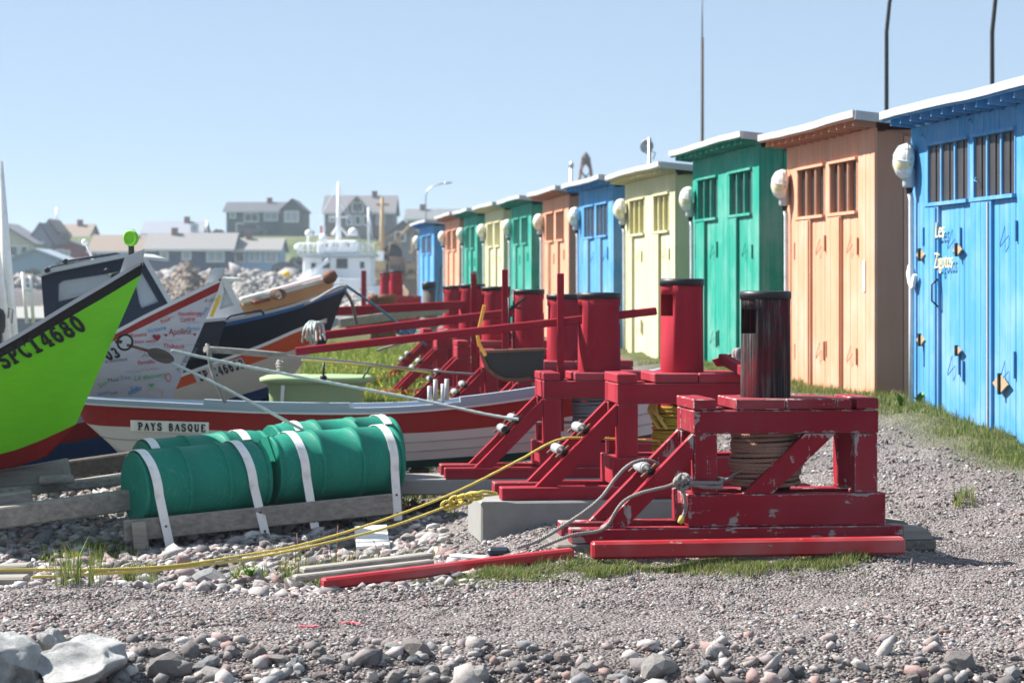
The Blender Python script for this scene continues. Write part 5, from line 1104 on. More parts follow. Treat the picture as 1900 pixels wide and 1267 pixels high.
# --- mast on the far left, outboard motor
root = empty('mast', W(12, 620, 23.2), 'pair of white mast poles leaning at the left edge of the picture', 'mast')
b = MB(); b.tube([W(24, 640, 23.2), W(-2, 300, 23.2)], .05, 12, rs=[.062, .04]); b.build('pole', [M['white']], root); b = MB(); b.tube([W(16, 640, 23.1), W(-24, 330, 23.1)], .03, 10, rs=[.042, .03]); b.build('strut', [M['white']], root)
b = MB(); b.tube([W(22, 600, 23.0), W(24, 575, 23.0), W(16, 570, 23.0), W(15, 590, 23.05)], .008, 5); b.build('halyard', [M['rope_grey']], root)
root = empty('outboard_motor', W(2, 610, 22.4), 'black outboard motor cover at the left edge, below the white mast', 'motor'); b = MB()
b.loft([[W(-10, 575, 22.4) + Vector((.10 * math.cos(t) * k_, .14 * math.sin(t) * k_, -h)) for t in np.linspace(0, 6.283, 17)] for k_, h in ((.3, -.03), (.8, .0), (1.0, .05), (1.0, .16), (.85, .22))]); b.build('cowl', [M['black']], root); b = MB(); b.box(W(-8, 625, 22.4), .1, .12, .22, .02); b.build('leg', [M['black']], root)
b = MB(); 
for x0, y0, x1, y1 in ((50, 600, 42, 505), (62, 600, 56, 512), (45, 534, 58, 540)): b.tube([W(x0, y0, 38), W(x1, y1, 38)], .03, 6)
tag(b.build('pole_rack', [M['white']], loc=W(50, 600, 38)), 'thin white pole frame between the mast and the wheelhouse', 'rack')
# --- pale green tub by the white dory
root = empty('fish_tub', W(590, 745, 21.6), 'pale green fish tub with a lid, behind the red and white dory', 'tub'); tubm = gloss('pale_green_plastic', (.28, .38, .20, 1), .5)
b = MB(); rows = []
for k_, y in ((.92, 752), (.95, 720), (1.0, 706)): rows.append([W(588, y, 21.6) + Vector((.45 * k_ * math.copysign(abs(math.cos(t)) ** .35, math.cos(t)), .32 * k_ * math.copysign(abs(math.sin(t)) ** .35, math.sin(t)), 0)) for t in np.linspace(0, 6.283, 41)])
b.loft(rows); b.build('body', [tubm], root); b = MB(); rows = []
for k_, h in ((1.02, 0), (1.12, .005), (1.13, .045), (1.05, .06), (.2, .075)): rows.append([W(588, 709, 21.6) + Vector((.45 * k_ * math.copysign(abs(math.cos(t)) ** .4, math.cos(t)), .32 * k_ * math.copysign(abs(math.sin(t)) ** .4, math.sin(t)), h)) for t in np.linspace(0, 6.283, 41)])
b.loft(rows); b.build('lid', [tubm], root); b = MB(); b.tube([W(600, 702, 21.25), W(601, 672, 21.25)], .012, 6); b.lathe(W(600, 702, 21.25), Z, [(.03, -.02), (.03, .02), (.02, .03)], 8); b.build('lid_pin', [M['black']], root)
b = MB(); b.bar(W(523, 750, 21.25), W(525, 715, 21.25), .03, .012, Vector((0, 1, 0))); b.build('label_strip', [M['white']], root)
b = MB(); b.tube([W(673, 702, 21.3), W(680, 690, 21.3), W(690, 674, 21.4)], .008, 5); tag(b.build('iron_rod', [M['black']]), 'thin bent iron rod standing by the lid of the pale green tub', 'rod')
# ------------------------------------------------------------------ green barrels on a cradle
GBm = NT('barrel_plastic'); n_ = GBm.noise(GBm.mapping((1, 1, 1)), 4, 6, .65); ln = GBm.noise(GBm.mapping((2, 30, 2)), 6, 5, .7)
c_ = GBm.mix(n_, (.010, .165, .115, 1), (.018, .235, .165, 1)); c_ = GBm.mix(GBm.ramp(ln, [(.56, (0, 0, 0)), (.70, (.55,) * 3)]), c_, (.14, .33, .27, 1)); c_ = GBm.mix(GBm.ramp(GBm.noise(GBm.mapping((6, 2, 30)), 5, 6, .75), [(.64, (0, 0, 0)), (.68, (.7,) * 3)]), c_, (.36, .48, .44, 1)); GBm.bump(n_, .15, .02); M['barrel'] = GBm.out(c_, .5, spec=.1)
def barrel(p, q, r, lab):
    p, q = Vector(p), Vector(q); L = (q - p).length; root = empty('barrel', (p + q) / 2, lab, 'barrel', 'green plastic barrels strapped to a timber cradle'); b = MB()
    pr = [(r * .62, .0), (r * .945, .0), (r * .96, .006), (r * .96, .032), (r * .925, .034), (r * .965, .055), (r * .99, .09), (r, .14), (r, .325), (r * 1.035, .328), (r * 1.035, .358), (r, .361), (r, .64), (r * 1.035, .643), (r * 1.035, .673), (r, .676), (r, .86), (r * .99, .91), (r * .965, .945), (r * .925, .966), (r * .96, .968), (r * .96, .994), (r * .945, 1.0), (r * .62, 1.0)]
    b.lathe(p, q - p, [(a, h * L) for a, h in pr], 48, crisp=True); b.build('shell', [M['barrel']], root); ax = (q - p).normalized()
    b = MB(); b.lathe(p - ax * .0, -ax, [(.03, -.01), (.035, .0), (.03, .012)], 10); b.build('bung', [M['barrel']], root); return root
R = .265
def bpos(px, py, d): return W(px, py, d)
b1 = (bpos(248, 903, 17.0), bpos(478, 868, 17.45)); b2 = (bpos(497, 866, 17.5), bpos(728, 850, 17.95))
b1 = (bpos(248, 906, 17.0), bpos(480, 882, 17.5)); b2 = (bpos(496, 872, 17.55), bpos(726, 853, 18.05))
off = Vector((-.03, .56, .045)); dn_ = Vector((0, 0, 0))
barrel(*b1, R, 'front left green barrel with a strap at its left end'); barrel(*b2, R, 'front right green barrel, strapped at both ends, nearest the red winches')
barrel(b1[0] + off, b1[1] + off, R, 'rear left green barrel, its top edge showing behind the front left one'); barrel(b2[0] + off, b2[1] + off, R, 'rear right green barrel, its top showing behind the front right barrel')
root = empty('barrel_cradle', W(500, 970, 17.3), 'weathered plank cradle under the four green barrels', 'cradle')
for o_, dd in ((0, 0), (1, .95)):
    b = MB(); a_, c2 = W(246, 985, 16.72), W(742, 934, 17.7); sh = Vector((-.06, dd, 0)); b.bar(a_ + sh, c2 + sh, .045, .15, Z, .006); b.build('plank', [M['grey_wood']], root)
for px, py, d in ((247, 984, 16.75), (740, 934, 17.74)):
    b = MB(); p = W(px, py, d); b.bar(p + Vector((0, .03, 0)), p + Vector((-.06, .92, .0)), .05, .15, Z, .006); b.build('plank', [M['old_wood_y']], root)
b = MB(); p = W(247, 995, 16.70); b.bar(p, p + Vector((.10, 0, 0.01)), .06, .2, Z, .006); b.build('corner_block', [M['grey_wood']], root)
for i, (pxs, pxb, d, lab, bb) in enumerate(((262, 278, 0, 'white strap round the left end of the front left barrel', b1), (424, 448, 1, 'white strap round the right end of the front left barrel', b1), (541, 546, 2, 'white strap round the left end of the front right barrel', b2), (703, 702, 3, 'white strap round the right end of the front right barrel', b2))):
    P0, P1 = bb; ax = (P1 - P0).normalized(); t = [.055, .80, .17, .90][i]; bt = [.14, .89, .22, .885][i]; L = (P1 - P0).length
    up = (Z - ax * ax.z).normalized(); si = ax.cross(up); si = si if si.y < 0 else -si
    path = []; 
    for row, o2 in ((0, Vector((0, 0, 0))), ):
        for th in np.linspace(150, -8, 22):
            a_ = math.radians(th); f_ = max(0, (60 - th) / 68); tt = t + (bt - t) * .35 * f_; path.append(P0 + ax * (L * tt) + (si * math.cos(a_) + up * math.sin(a_)) * (R * 1.028))
        e0 = path[-1]; foot = P0 + ax * (L * bt) + si * (R * 1.03 + .045) - up * (R + .155 if i not in (0,) else R + .20); path.append(e0.lerp(foot, .35) ); path.append(foot)
    # over the rear barrel
    o3 = off; rear = [P0 + o3 + ax * (L * t) + (si * math.cos(math.radians(th)) + up * math.sin(math.radians(th))) * (R * 1.028) for th in np.linspace(180, 50, 14)]
    b = MB()
    for pa in (path, rear):
        rr = [[p - ax * .034 for p in pa], [p + ax * .034 for p in pa]]; ins = [[p for p in r] for r in rr]; b.loft(rr)
        nn = []; 
        for r in rr: nn.append([q + (q - (P0 + ax * ((q - P0).dot(ax)))).normalized() * .004 if pa is path else q + up * .004 for q in r])
        b.loft(nn)
        b.loft([rr[0], nn[0]]); b.loft([rr[1], nn[1]])
    so = b.build('strap', [M['strap']], loc=path[0]); tag(so, lab, 'strap', 'white straps over the barrels')
    for k_ in (.25, .8):
        b = MB(); b.lathe(path[-2].lerp(path[-1], k_) + si * .004, si, [(.009, 0), (.009, .006), (.004, .009)], 8); b.build('screw', [M['rust']], so)
# ------------------------------------------------------------------ slipway timbers, left
SG = 'weathered slipway timbers at the left'
def tim(p, q, d0, d1, w_, h, lb, mat='grey_wood'): return bar_px('timber', p, q, w_, h, M[mat], lb, 'timber', d0, d1, SG, .012)
tim((-60, 968), (262, 924), 16.4, 17.2, .12, .15, 'lowest slipway beam, a yellowish upper edge, reaching the barrel cradle'); tim((-60, 920), (250, 888), 17.4, 18.2, .10, .07, 'long thin slipway timber above the lowest beam'); tim((-40, 935), (60, 922), 17.0, 17.1, .12, .11, 'short broken timber at the left edge between two slipway beams')
tim((30, 912), (260, 878), 18.3, 18.9, .08, .05, 'thinnest pale slipway timber just below the boats'); tim((110, 872), (250, 852), 18.8, 19.2, .12, .13, 'dark slipway timber under the bow of the red and white dory', 'dark_wood')
tim((-60, 906), (124, 872), 17.9, 17.9, .30, .17, 'thick pale squared baulk under the lime green bow'); tim((60, 882), (230, 858), 19.2, 19.8, .15, .06, 'thin grey timber behind the thick pale baulk'); tim((70, 890), (135, 888), 17.6, 17.7, .14, .06, 'short splintered grey board lying beside the thick baulk')
tim((-60, 1082), (52, 1080), 12.9, 12.9, .16, .075, 'grey squared timber at the left edge, its front end lowest'); tim((-60, 1062), (58, 1056), 13.3, 13.3, .14, .07, 'grey squared timber at the left edge under the yellow ropes')
b = MB(); p = on_ground(80, 1075); b.box(p + Z * .012, .13, .2, .022, .004); tag(b.build('board', [M['grey_wood']], loc=p), 'small pale board lying beside the grey timbers at the left edge', 'board', OB)
# ------------------------------------------------------------------ ropes, pulley
def rope(name, pts, r, mat, lab, n=40, pitch=.05, laid=True, grp=None):
    P_ = catmull([W(*q) for q in pts], n); b = MB()
    if laid: rope3(b, P_, r, pitch)
    else: b.tube(P_, r, 8)
    return tag(b.build(name, [mat], loc=P_[0]), lab, 'rope', grp)
rope('rope', [(-30, 1058, 12.6), (60, 1056, 12.9), (200, 1056, 13.4), (330, 1048, 13.8), (450, 1030, 14.2), (560, 1010, 14.5), (700, 968, 14.9), (840, 915, 15.2), (960, 855, 15.3), (1012, 826, 15.3), (1040, 815, 15.35), (1075, 812, 15.45), (1240, 818, 15.6)], .0088, M['rope_yellow'], 'long yellow rope running from the left edge over the roller of the second winch', 90, .045)
rope('rope', [(60, 1070, 12.8), (150, 1066, 13.2), (300, 1056, 13.7), (460, 1036, 14.2), (600, 1008, 14.5), (720, 978, 14.8), (800, 950, 14.95), (830, 938, 15.0), (860, 925, 15.0), (925, 916, 15.1)], .0088, M['rope_yellow'], 'lower yellow rope ending in a knot at the concrete footing', 80, .045)
b = MB()
for cx_, cy_, rx, ry in ((832, 937, 12, 8), (846, 930, 12, 9), (862, 926, 14, 8), (880, 920, 16, 6)): rope3(b, catmull([W(cx_ + rx * math.cos(t), cy_ + ry * math.sin(t), 15.0 + .04 * math.sin(t * 2 + cx_)) for t in np.linspace(0, 6.1, 12)], 30), .011, .045)
rope3(b, catmull([W(870, 922, 15.0), W(895, 912, 15.05), (W(920, 915, 15.1))], 12), .011, .045); tag(b.build('knot', [M['rope_yellow']], loc=W(850, 930, 15)), 'loose yellow knot lying against the concrete footing', 'knot')
rope('rope', [(962, 778, 18.2), (900, 768, 18.25), (760, 738, 18.3), (560, 700, 18.2), (400, 668, 18.0), (318, 650, 17.8)], .0125, M['rope_teal'], 'upper pale rope from the wooden pulley to the rollers of the lever winch', 40)
rope('rope', [(316, 672, 17.6), (380, 702, 17.6), (470, 748, 17.7), (562, 797, 18.0), (600, 812, 18.4)], .0125, M['rope_teal'], 'lower pale rope slanting down from the pulley behind the barrels', 30)
rope('rope', [(958, 785, 18.5), (1010, 784, 18.5), (1080, 783, 18.6)], .012, M['rope_grey'], 'short grey rope between the rollers and coil of the lever winch', 12)
root = empty('pulley_block', W(298, 660, 17.6), 'old wooden pulley block hung between the mooring ring and the pale ropes', 'pulley'); b = MB()
u_ = (W(318, 668, 17.6) - W(278, 650, 17.6)).normalized(); v_ = Vector((0, 1, 0)); w_ = u_.cross(v_)
for o_ in (-.045, .045): b.prism([W(298, 660, 17.6) + v_ * o_ + u_ * (.10 * math.cos(t)) + w_ * (.044 * math.sin(t)) for t in np.linspace(0, 6.283, 17)[:-1]], v_ * .022)
b.build('cheek', [M['dark_wood']], root); b = MB(); b.lathe(W(298, 660, 17.6) - v_ * .02, v_, [(.038, 0), (.03, .015), (.03, .035), (.038, .055)], 16); b.build('sheave', [M['rust']], root)
b = MB(); b.bar(W(278, 650, 17.6), W(320, 669, 17.6), .016, .02, v_); b.tube([W(236, 640, 17.5), W(258, 646, 17.55), W(280, 652, 17.6)], .012, 6); b.build('hook', [M['rust']], root)
rope('rope', [(380, 648, 19), (440, 652, 19.2), (530, 660, 19.4)], .026, M['grey_wood'], 'thick frayed end of the grey line near the orange striped dory', 10, laid=False)
rope('rope', [(528, 660, 19.4), (640, 670, 20), (800, 688, 21), (880, 694, 21.6)], .009, M['rope_grey'], 'thin grey line running right from the frayed thick end', 20, laid=False)
rope('rope', [(560, 668, 20), (700, 680, 21), (800, 692, 21.4)], .008, M['rope_yellow'], 'thin pale yellow line just under the thin grey line', 16, laid=False)
b = MB(); rope3(b, catmull([W(384, 640, 19), W(388, 655, 18.95), (W(392, 680, 19)), W(402, 710, 19), W(418, 746, 19.1)], 20), .02); tag(b.build('rope', [M['rope_grey']], loc=W(384, 640, 19)), 'frayed grey rope hanging down in front of the orange striped dory', 'rope')
b = MB()
jr = lambda a: random.uniform(-a, a)
for i in range(7): rope3(b, catmull([W(562 + i * 4 + jr(4), 632 + jr(8), 23.1), W(564 + i * 3 + jr(4), 614 + jr(4), 23.0), W(570 + i * 3 + jr(4), 599 + jr(3), 23.15), W(582 + i * 3 + jr(4), 602 + jr(5), 23.3), W(588 + i * 3 + jr(5), 624 + jr(12), 23.2)], 18), .010, .06)
tag(b.build('knot', [M['rope_teal']], loc=W(575, 620, 23)), 'white rope knotted round the bow of the orange striped dory', 'knot')
b = MB(); rope3(b, catmull([W(518, 672, 22), W(522, 690, 21.95), W(528, 712, 22)], 10), .04, .09); tag(b.build('rope', [M['rope_grey']], loc=W(520, 690, 22)), 'short white frayed rope hanging above the pale green tub', 'rope')
rope('rope', [(645, 532, 27), (680, 556, 28), (720, 585, 29), (760, 618, 29.5), (790, 640, 30)], .016, M['rope_blue'], 'blue rope slanting down right from the navy bow', 20)
rope('rope', [(636, 534, 27), (652, 560, 27.5), (662, 600, 28)], .02, M['rope_grey'], 'pale rope hanging from the navy bow', 12)
b = MB()
for i in range(6): rope3(b, catmull([W(745 + 10 * math.cos(t + i) + i * 3, 612 + 7 * math.sin(t + i), 30 + .1 * math.sin(t)) for t in np.linspace(0, 6.2, 9)], 20), .022, .09)
tag(b.build('rope_heap', [M['rope_blue']], loc=W(750, 612, 30)), 'heap of blue rope under the middle lever bar', 'rope')
rope('rope', [(700, 650, 24.5), (760, 632, 25), (830, 612, 26)], .014, M['rope_grey'], 'pale rope among the far winches, above the meadow', 14)
# grey ropes of the nearest winch
r1 = to_world(w1, [(-.31, .12, .30), (-.25, .15, .374), (-.16, .22, .375), (.05, .28, .32), (.28, .3, .28)])
b = MB(); pA = [W(960, 1016, 13.2), W(1000, 1002, 13.3), W(1050, 972, 13.45), W(1090, 945, 13.5), W(1118, 920, 13.55), W(1140, 890, 13.6), W(1160, 868, 13.62)]
rope3(b, catmull(pA + [W(1178, 857, 13.66), W(1200, 853, 13.7), W(1222, 862, 13.76), W(1240, 880, 13.8)], 60), .0115, .05); tag(b.build('rope', [M['rope_grey']], loc=pA[0]), 'grey rope rising from the gravel over the roller of the nearest winch', 'rope')
b = MB(); rope3(b, catmull([W(1000, 1016, 13.2), W(1060, 993, 13.3), W(1110, 985, 13.4), W(1130, 970, 13.44), W(1143, 948, 13.44), W(1160, 928, 13.44), W(1190, 914, 13.44), W(1235, 903, 13.45), W(1262, 893, 13.47)], 60), .0110, .05)
for k_ in range(2): rope3(b, catmull(to_world(w1, [(-.012 + .0, -.03, .245 + .012 * k_), (.07, -.022, .25 + .024 * k_ - .02), (.15, -.02, .25 + .024 * k_ - .02), (.158, .06, .25 + .02 * k_), (.08, .125, .25), (-.02, .08, .25), (-.03, -.01, .25)]), 26), .0125, .05)
for cx_, cy_ in ((1262, 893), (1268, 888), (1274, 894), (1266, 900)): rope3(b, catmull([W(cx_ + 10 * math.cos(t), cy_ + 8 * math.sin(t), 13.42 + .03 * math.sin(2 * t + cx_)) for t in np.linspace(0, 6.0, 9)], 18), .0125, .05)
rope3(b, catmull([W(1262, 900, 13.42), W(1270, 920, 13.40), W(1272, 945, 13.42), W(1266, 962, 13.42)], 14), .0125, .05); tag(b.build('rope', [M['rope_grey']], loc=W(1262, 893, 13.4)), 'grey rope knotted round the left post of the nearest winch', 'rope')
b = MB(); q = W(1263, 967, 13.42); b.tube([q + Vector((.01, 0, .03)), q + Vector((0, 0, 0)), q + Vector((-.006, 0, -.012))], .017, 8, rs=[.014, .018, .012]); tag(b.build('rope_end', [M['rope_yellow']], loc=q), 'yellow taped end of the knotted grey rope', 'rope end')
b = MB(); rope3(b, catmull(to_world(w1, [(.16, .1, .27), (.24, .16, .26), (.31, .2, .31), (.33, .12, .34)]), 14), .011, .05); b.tube(to_world(w1, [(.15, .1, .22), (.27, .15, .29), (.35, .1, .33)]), .005, 5); tag(b.build('rope', [M['rope_grey']], loc=w1.location), 'loose grey rope ends leading to the brown coil', 'rope')
# ------------------------------------------------------------------ weeds
def leafy(px, py, n_, h, lab, cat='plant', colr=((.12, .24, .03, 1), (.18, .3, .05, 1))):
    p = on_ground(px, py); root = empty('weed', p, lab, cat, 'weeds growing at the lip of the gravel')
    mt = M.setdefault('leaf', plain('broad_leaf', (.12, .25, .03, 1), .5, .3)); mt2 = M.setdefault('stalk', plain('reddish_stalk', (.22, .11, .07, 1), .7))
    for i in range(n_):
        a = random.uniform(0, 6.28); L = h * random.uniform(.6, 1.1); ln = random.uniform(.25, .7); b = MB(); u = Vector((math.cos(a), math.sin(a) * .6, 0)); s_ = Vector((-u.y, u.x, 0)).normalized(); rows = []
        for t in np.linspace(0, 1, 7):
            c = u * (ln * L * t * t * .8 + .01) + Z * (L * (t - .35 * t * t)); wv = .16 * L * math.sin(math.pi * min(1, t * .92 + .05)) ** .8 * (1 + .25 * math.sin(t * 22)); rows.append([p + c - s_ * wv + Z * wv * .4, p + c, p + c + s_ * wv + Z * wv * .4])
        b.loft(rows); b.build('leaf', [mt], root)
    return root, p, mt2
leafy(463, 1078, 9, .14, 'leafy green dandelion plant standing at the lip of the gravel'); leafy(438, 1080, 5, .08, 'low reddish weed left of the leafy dandelion')
leafy(870 + 835, 790, 5, .16, 'broad leaved dock plant at the left corner of the nearest blue hut') if False else None
for px, py, h, lab in ((565, 1075, .26, 'white dandelion clock on a thin stalk, beside the old grey boards'), (612, 1070, .22, 'brownish dandelion stalk with a ragged head at the grey boards'), (622, 1072, .33, 'tallest dry reddish stalk rising before the yellow ropes'), (700, 1062, .2, 'thin dark stalk beside the white plastic block'), (552, 1078, .3, 'thin green stalk left of the white dandelion clock')):
    p = on_ground(px, py); root = empty('dandelion', p, lab, 'plant', 'dry stalks at the grey boards'); b = MB(); tip = p + Vector((random.uniform(-.03, .03), 0, h)); b.tube([p, p + Vector((.01, 0, h * .5)), tip], .003, 5); b.build('stalk', [M['stalk']], root)
    b = MB(); r = .020 if 'clock' in lab and 'left' not in lab else .009
    for i in range(60 if r > .01 else 14):
        d_ = Vector((random.gauss(0, 1), random.gauss(0, 1), random.gauss(0, 1))).normalized(); b.tube([tip, tip + d_ * r], .0006 if r < .01 else .0012, 3, False)
    b.build('seed_head', [M['white'] if r > .01 else M['stalk']], root)
    for i in range(5):
        b = MB(); a = random.uniform(0, 6.28); u = Vector((math.cos(a), math.sin(a), 0)); s_ = Vector((-u.y, u.x, 0)); b.loft([[p + u * .09 * t + Z * .07 * t * (1.3 - t) - s_ * .008 * math.sin(3 * t + .1), p + u * .09 * t + Z * .07 * t * (1.3 - t) + s_ * .008 * math.sin(3 * t + .1)] for t in np.linspace(0, 1, 5)]); b.build('leaf', [M['leaf']], root)
for px, py, lb in ((1672, 770, 'broad leaved weed at the pipe foot of the nearest blue hut'), (1705, 778, 'pale leaved weed beside the pipe foot, right of the broad leaved one')):
    d = 22.3; p = W(px, 0, d); p.z = Gz(p.x, p.y); root = empty('weed', p, lb, 'plant', 'weeds at the hut corner')
    for i in range(8):
        a = random.uniform(0, 6.28); L = random.uniform(.10, .22); b = MB(); u = Vector((math.cos(a), math.sin(a), 0)); s_ = Vector((-u.y, u.x, 0))
        b.loft([[p + u * L * .5 * t * t + Z * L * (t - .3 * t * t) - s_ * .025 * math.sin(3 * t + .1), p + u * L * .5 * t * t + Z * L * (t - .3 * t * t) + s_ * .025 * math.sin(3 * t + .1)] for t in np.linspace(0, 1, 6)]); b.build('leaf', [M['leaf']], root)
n_ = 700; px = RNG.uniform(600, 830, n_); d_ = RNG.uniform(24, 44, n_); Xf = (px - CX) / F * d_
scatter('yellow_flowers', Xf, d_, np.full(n_, .012), np.tile([[.80, .62, .03]], (n_, 1)), zoff=G(Xf, d_) + RNG.uniform(.06, .14, n_), label='small yellow flowers scattered in the meadow', cat='flowers', mat=attr_mat('petal', .6, 20, 0))
b = MB()
for x0, x1, y, bend in ((556, 592, 1167, 2), (622, 668, 1164, -3)):
    pts = [on_ground(x0 + (x1 - x0) * t, y + bend * math.sin(3.14 * t) + random.uniform(-1, 1), 9, 14) + Z * .016 for t in np.linspace(0, 1, 12)]
    for i in range(11):
        if random.random() < .85: b.bar(pts[i], pts[i + 1], .012, .006)
tag(b.build('paint_mark', [plain('pink_spray_paint', (.75, .12, .16, 1), .8)]), 'two short pink paint marks sprayed on the foreground gravel', 'paint mark')
# ------------------------------------------------------------------ far shore: houses, rocks, ships
def haze_c(c): return c
HC = {}
def hm(name, c, rough=.8): return HC.setdefault(name, plain('house_' + name, c, rough, .08, 1.2, bump=0))
def house(lab, x0, x1, yb, ye, yr, d, wall, roof, wins=(), gable=None, dep=9, trim=None, ox=6, roofslope=None, base=None, windows_dark=False):
    """front wall x0..x1 (photo px) at depth d; eaves row ye, ridge row yr, base row yb; gable 'front' turns the gable to the viewer"""
    gz = W((x0 + x1) / 2, yb, d); root = empty('house', gz, lab, 'house', 'houses on the far shore'); m, r = hm(*wall), hm(*roof); bz = gz.z; s = F / d
    zb = min(bz, Gz(gz.x, d + dep / 2)) - 1.5
    A, B = W(x0, ye, d), W(x1, ye, d); ze = A.z; zr = W(0, yr, d).z
    b = MB(); b.box(((A.x + B.x) / 2, d + dep / 2, (zb + ze) / 2), B.x - A.x, dep, ze - zb)
    if gable == 'front': b.prism([Vector((A.x, d, ze)), Vector((B.x, d, ze)), Vector(((A.x + B.x) / 2, d, zr))], (0, dep, 0))
    else:
        for x in (A.x, B.x - .1): b.prism([Vector((x, d, ze)), Vector((x, d + dep, ze)), Vector((x, d + dep / 2, zr))], (.1, 0, 0))
    b.build('wall', [m], root); b = MB(); o = ox / s; t = .25
    if gable == 'front':
        xm = (A.x + B.x) / 2
        for sx, xe in ((-1, A.x - o), (1, B.x + o)):
            zl = ze - (zr - ze) / ((B.x - A.x) / 2) * o
            b.prism([Vector((xe, d - .5, zl)), Vector((xm, d - .5, zr)), Vector((xm, d - .5, zr + t)), Vector((xe, d - .5, zl + t))], (0, dep + 1, 0))
    else:
        for y0, y1 in ((d - .6, d + dep / 2), (d + dep + .6, d + dep / 2)):
            zl = ze - (zr - ze) / (dep / 2) * .6
            b.prism([Vector((A.x - o, y0, zl)), Vector((A.x - o, y1, zr)), Vector((A.x - o, y1, zr + t)), Vector((A.x - o, y0, zl + t))], (B.x - A.x + 2 * o, 0, 0))
    b.build('roof', [r], root)
    if gable != 'front' and x1 - x0 > 60:
        cx_ = A.x + (B.x - A.x) * random.choice((.28, .7)); c2 = MB(); c2.box((cx_, d + dep * .45, zr + .15), .8, .8, 1.5); c2.build('chimney', [hm('brick', (.22, .12, .09, 1))], root)
        c2 = MB(); c2.box(((A.x + B.x) / 2, d - .68, ze - (zr - ze) / (dep / 2) * .6 + .1), B.x - A.x + 2 * o, .12, .28); c2.build('gutter', [hm('trim', (.70, .70, .70, 1))], root)
    for q in wins:
        wx0, wx1, wy0, wy1 = q[:4]; p0, p1 = W(wx0, wy1, d), W(wx1, wy0, d)
        f = MB(); fw = .22
        f.box(((p0.x + p1.x) / 2, d - .05, p1.z + fw / 2), p1.x - p0.x + 2 * fw, .2, fw); f.box(((p0.x + p1.x) / 2, d - .05, p0.z - fw / 2), p1.x - p0.x + 2 * fw, .2, fw)
        for x in (p0.x - fw / 2, p1.x + fw / 2): f.box((x, d - .05, (p0.z + p1.z) / 2), fw, .19, p1.z - p0.z)
        if p1.x - p0.x > 1.1: f.box(((p0.x + p1.x) / 2, d - .06, (p0.z + p1.z) / 2), .14, .12, p1.z - p0.z)
        w_ = f.build('window', [hm('trim', (.70, .70, .70, 1))], root); g = MB(); g.box(((p0.x + p1.x) / 2, d - .01, (p0.z + p1.z) / 2), p1.x - p0.x, .05, p1.z - p0.z); g.build('pane', [M['glass'] if len(q) < 5 else M['far_pane']], w_)
    return root
M['far_pane'] = plain('curtained_pane', (.38, .42, .48, 1), .3, .1, bump=0)
GR, DG, BR, RD = ('grey_slate', (.15, .155, .17, 1)), ('dark_grey', (.075, .08, .095, 1)), ('brown_roof', (.21, .165, .135, 1)), ('red_wall', (.20, .045, .05, 1))
house('cream house at the far left with a grey roof, behind the white mast', -60, 62, 500, 452, 416, 345, ('cream', (.52, .48, .36, 1)), GR, [(20, 32, 458, 474), (40, 50, 458, 474)], 'front', 12)
house('bluish grey gabled house beside the cream house', 52, 96, 492, 448, 416, 352, ('blue_grey', (.26, .30, .36, 1)), DG, [(70, 80, 450, 466, 1)], 'front', 10)
house('beige house with a brown hipped roof and a small dormer, left of the wheelhouse aerial', 86, 160, 480, 443, 417, 366, ('beige', (.46, .40, .30, 1)), BR, [(126, 138, 447, 462, 1), (145, 153, 447, 462, 1)], None, 11)
house('small beige gabled dormer wing on the brown roofed house', 80, 104, 480, 424, 409, 360, ('beige', (.46, .40, .30, 1)), BR, [(88, 96, 424, 434, 1)], 'front', 8)
house('dark red house with a white window and low gable', 88, 172, 505, 466, 450, 326, RD, DG, [(106, 117, 465, 484, 1), (121, 127, 467, 484, 1)], 'front', 10)
house('pale blue house with a shallow gabled roof, lowest at the left', 18, 112, 520, 482, 464, 312, ('pale_blue', (.23, .33, .43, 1)), ('pale_slate', (.24, .30, .36, 1)), [], 'front', 10)
house('low brown roofed house between the red house and the big blue house', 168, 264, 500, 466, 438, 322, ('dull_red', (.26, .11, .10, 1)), BR, [(184, 196, 468, 482, 1), (205, 217, 468, 482, 1)])
house('grey house with a pale side gable rising behind the big blue house', 266, 372, 470, 434, 412, 350, ('slate_wall', (.27, .29, .34, 1)), ('slate_blue', (.21, .23, .27, 1)), [(356, 366, 418, 430, 1)])
house('long dark blue house with three white windows and a wide grey roof', 272, 430, 512, 462, 434, 316, ('navy_wall', (.035, .065, .12, 1)), ('dove_roof', (.20, .195, .195, 1)), [(300, 310, 469, 481, 1), (340, 352, 468, 480, 1), (386, 414, 468, 484, 1)])
house('low pale blue house with three wide windows, right of the long dark blue one', 432, 518, 505, 464, 444, 318, ('sky_wall', (.30, .44, .62, 1)), ('dove_roof2', (.20, .19, .185, 1)), [(438, 452, 468, 485), (464, 482, 467, 484, 1), (494, 512, 468, 485, 1)])
house('large dark grey green house on the hill, with a gable at its right end', 420, 528, 437, 392, 376, 372, ('teal_grey', (.085, .115, .115, 1)), DG, [(428, 436, 395, 403, 1), (455, 478, 398, 410), (492, 514, 396, 408, 1), (440, 450, 416, 428)])
house('gabled right wing of the large dark house on the hill', 522, 562, 438, 390, 371, 368, ('teal_grey', (.085, .115, .115, 1)), DG, [(530, 552, 394, 410, 1)], 'front', 12, ox=3)
house('large brown house with a central gable and tall windows, behind the ship mast', 602, 730, 442, 394, 363, 366, ('taupe', (.20, .175, .165, 1)), ('taupe_roof', (.135, .13, .14, 1)), [(612, 620, 398, 410, 1), (640, 648, 400, 414, 1), (668, 676, 400, 414, 1), (700, 712, 400, 416, 1)], None, 12, ox=5)
